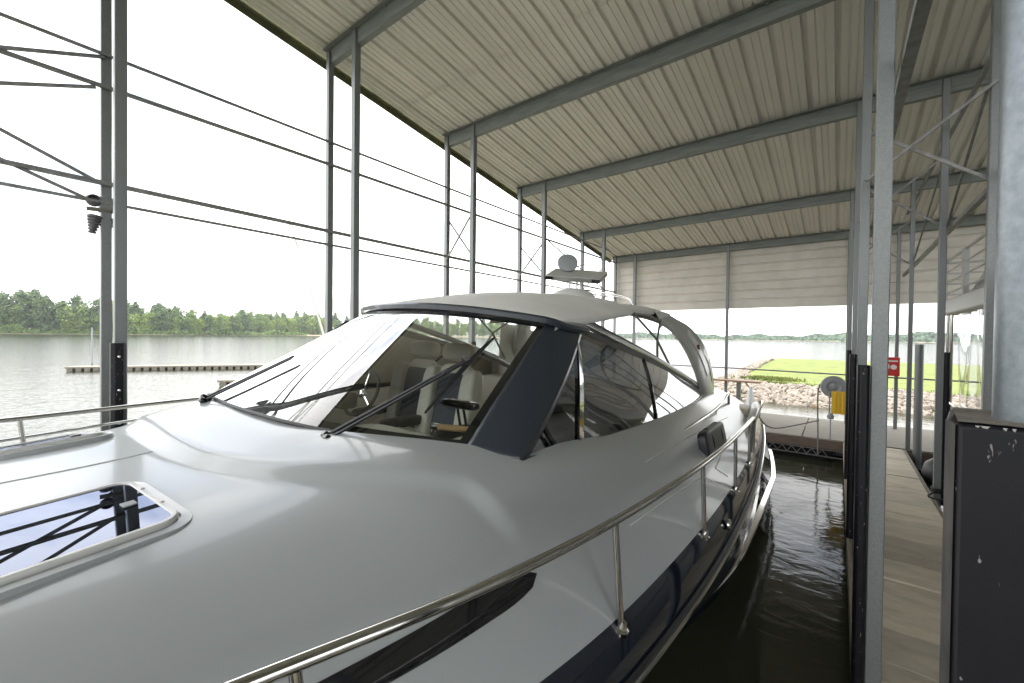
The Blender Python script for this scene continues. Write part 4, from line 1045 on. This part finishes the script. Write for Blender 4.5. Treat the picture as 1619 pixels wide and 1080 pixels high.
mb = MB(); mb.tube(curve3([(-.16, 0, .12), (-.25, 0, .0), (-.27, 0, -.3), (-.26, .0, -.85), (-.25, 0, -1.38)], 24), .014, 8); mb.build('hose', M['rope'], hr)
yb = empty('power_box', (.02, 10.40, -1.22), label='yellow ribbed plastic box below the hose reel', cat='box')
mb = MB(); mb.box((-.12, -.06, -.22), (.1, .06, .22))
for k in (-.06, 0, .06): mb.box((k-.012, -.072, -.2), (k+.012, -.0602, .2))
mb.build('case', M['yellow'], yb, bevel=.01)
mb = MB(); mb.tube([(-.15, -.05, .2), (-.15, -.05, -.25)], .012, 8); mb.lathe([(.05, 0), (.06, .05), (.03, .12)], 12, (-.13, -.05, -.33)); mb.tube([(-.13, -.05, -.3), (-.13, -.05, -.76)], .01, 6); mb.build('plug_cable', M['greyplastic'], yb)
rx = empty('extinguisher_box', (.95, 12.78, -.57), label='red fire extinguisher box mounted on a steel post by the walkway', cat='extinguisher box')
mb = MB(); mb.box((-.125, -.12, -.22), (.125, .0, .20)); mb.build('case', M['red'], rx, bevel=.012)
mb = MB(); mb.lathe([(.055, 0), (.055, .01)], 16, (.02, -.122, -.02), Matrix.Rotation(R(90), 4, 'X')); mb.box((-.09, -.124, .10), (.09, -.1205, .13)); mb.box((-.10, -.124, -.06), (-.05, -.1205, .04)); mb.build('badge', M['whitem'], rx)
mb = MB(); mb.tube(curve3([to_world((1.9, 5.15, -.95)), (-.9, 9.0, -1.62), (-.3, 10.45, -1.62)], 20), .012, 6)
mb.build('mooring_line', M['rope'], label='grey mooring line running from the stern to the walkway', cat='rope')
mb = MB(); mb.tube([(1.14, 10.45, -2.3), (1.14, 10.45, -.06)], .06, 14); mb.build('mooring_pipe', M['galv'], label='round galvanised pipe standing beside the far finger post', cat='pipe')
mb = MB(); mb.lathe([(.02, -.27), (.12, -.25), (.21, -.14), (.24, 0), (.20, .14), (.11, .22), (.05, .25), (.05, .34), (.02, .36)], 24)
bf = mb.build('ball_fender', M['black'], label='large black ball fender hanging on the right edge of the finger dock', cat='fender'); bf.location = (1.26, 8.9, -1.98)

mb = MB()
for k in range(3): mb.tube([(1.045+.062*math.cos(a), 7.67+.066*math.sin(a), -1.95+.022*k+.006*math.sin(3*a)) for a in [2*PI*j/20 for j in range(20)]], .012, 6, closed=True)
mb.tube(curve3([(1.0, 7.6, -1.94), (.93, 7.5, -1.985), (1.12, 7.42, -1.99), (1.2, 7.7, -2.1)], 14), .011, 6)
mb.build('dock_rope', M['black'], label='black rope wound around the foot of a right hand steel post', cat='rope')
# ---------------------------------------------------------------- neighbouring boat at right
nb = empty('houseboat', (3.0, 6.5, WL), label='white neighbouring houseboat with upper deck rails beyond the right posts', cat='boat')
ofs = Vector((-3, -6.5, -WL))
def NB(mb, name, m, **k):
    mb.v = [tuple(Vector(v)+ofs) for v in mb.v]; return mb.build(name, M[m], nb, **k)
mb = MB(); mb.grid(lambda u, v: (1.42+3.4*u+(0 if 0 < u < 1 else 0), -1+11.2*v, 0) if 0 else ((1.45+.12*math.sin(PI*v*.5) if u < .5 else 4.9), -1+11.2*v, [-2.6, -1.55, -1.55, -2.6][min(3, int(u*3+.01))]), 3, 10); NB(mb, 'hull', 'nb', smooth=False)
mb = MB(); mb.box((1.36, 1.0, .44), (5.0, 10.35, .68)); NB(mb, 'upper_deck', 'nb', bevel=.03)
mb = MB(); mb.box((1.9, 1.5, -1.54), (4.6, 7.2, .43)); NB(mb, 'cabin', 'nb', bevel=.03)
mb = MB(); mb.box((2.25, 7.25, -1.54), (4.55, 9.4, .43)); NB(mb, 'sky_blocker', 'nb', bevel=.03)  # added box, keeps open sky out of the yacht's side window reflection
mb = MB(); mb.box((1.885, 2.2, -.95), (1.899, 6.8, -.15)); NB(mb, 'cabin_window', 'gloss_black')
mb = MB(); mb.grid(lambda u, v: (1.50+.025*math.sin(v*26)*(1-u)+.02*math.sin(v*11+u*3), 7.3+2.35*v, .43-1.75*u), 12, 30); NB(mb, 'clear_curtain', 'vinylclear')
mb = MB()
mb = None
for xx, yy in ((1.45, 9.85), (1.45, 10.15), (2.6, 10.2), (3.8, 10.2), (4.8, 10.2)):
    mb = MB(); mb.tube([(xx, yy, -1.6), (xx, yy, .44)], .022, 8); NB(mb, 'deck_pole', 'steel')
mb = MB()
for zz in (.80, .98, 1.16, 1.34): mb.tube([(1.42, 5.0, zz), (1.42, 10.3, zz), (4.8, 10.3, zz)], .014 if zz < 1.3 else .02, 8)
for yy in (6, 7.4, 8.8, 10.3): mb.box((1.39, yy-.05, .68), (1.45, yy+.05, 1.34))
NB(mb, 'upper_rail', 'nb')
mb = MB(); mb.add([(1.5, 8.9, .68), (1.5, 5.2, .68), (1.62, 5.2, 2.3), (1.6, 6.6, 2.3), (1.6, 7.9, 1.2)], [(0, 1, 2, 3, 4)]); NB(mb, 'slide_panel', 'nb', solid=.05)
mb = MB()
for zz in (-1.25, -1.0): mb.tube([(1.43, 7.2, zz), (1.43, 10.2, zz)], .016, 8)
NB(mb, 'lower_rail', 'steel')
mb = MB()
for k in range(5): mb.tube([(1.42, 9.0, -2.3+.22*k), (1.42, 9.4, -2.3+.22*k)], .015, 8)
for yy in (9.0, 9.4): mb.tube([(1.42, yy, -2.45), (1.42, yy, -1.1)], .015, 8)
NB(mb, 'boarding_ladder', 'steel')

# ---------------------------------------------------------------- haze
hm = bpy.data.materials.new('air_haze'); hm.use_nodes = True; hn = hm.node_tree; hn.nodes.clear()
ho = nd(hn, 'ShaderNodeOutputMaterial'); hv = nd(hn, 'ShaderNodeVolumePrincipled'); hv.inputs['Density'].default_value = .00013
hv.inputs['Color'].default_value = (.86, .92, 1, 1); hv.inputs['Anisotropy'].default_value = .2; hn.links.new(hv.outputs[0], ho.inputs['Volume'])
mb = MB(); mb.box((-1400, -900, WL-1.5), (1900, 1600, 62)); hz = mb.build('haze', hm, smooth=False, kind='stuff', label='thin pale air haze over the lake', cat='haze')
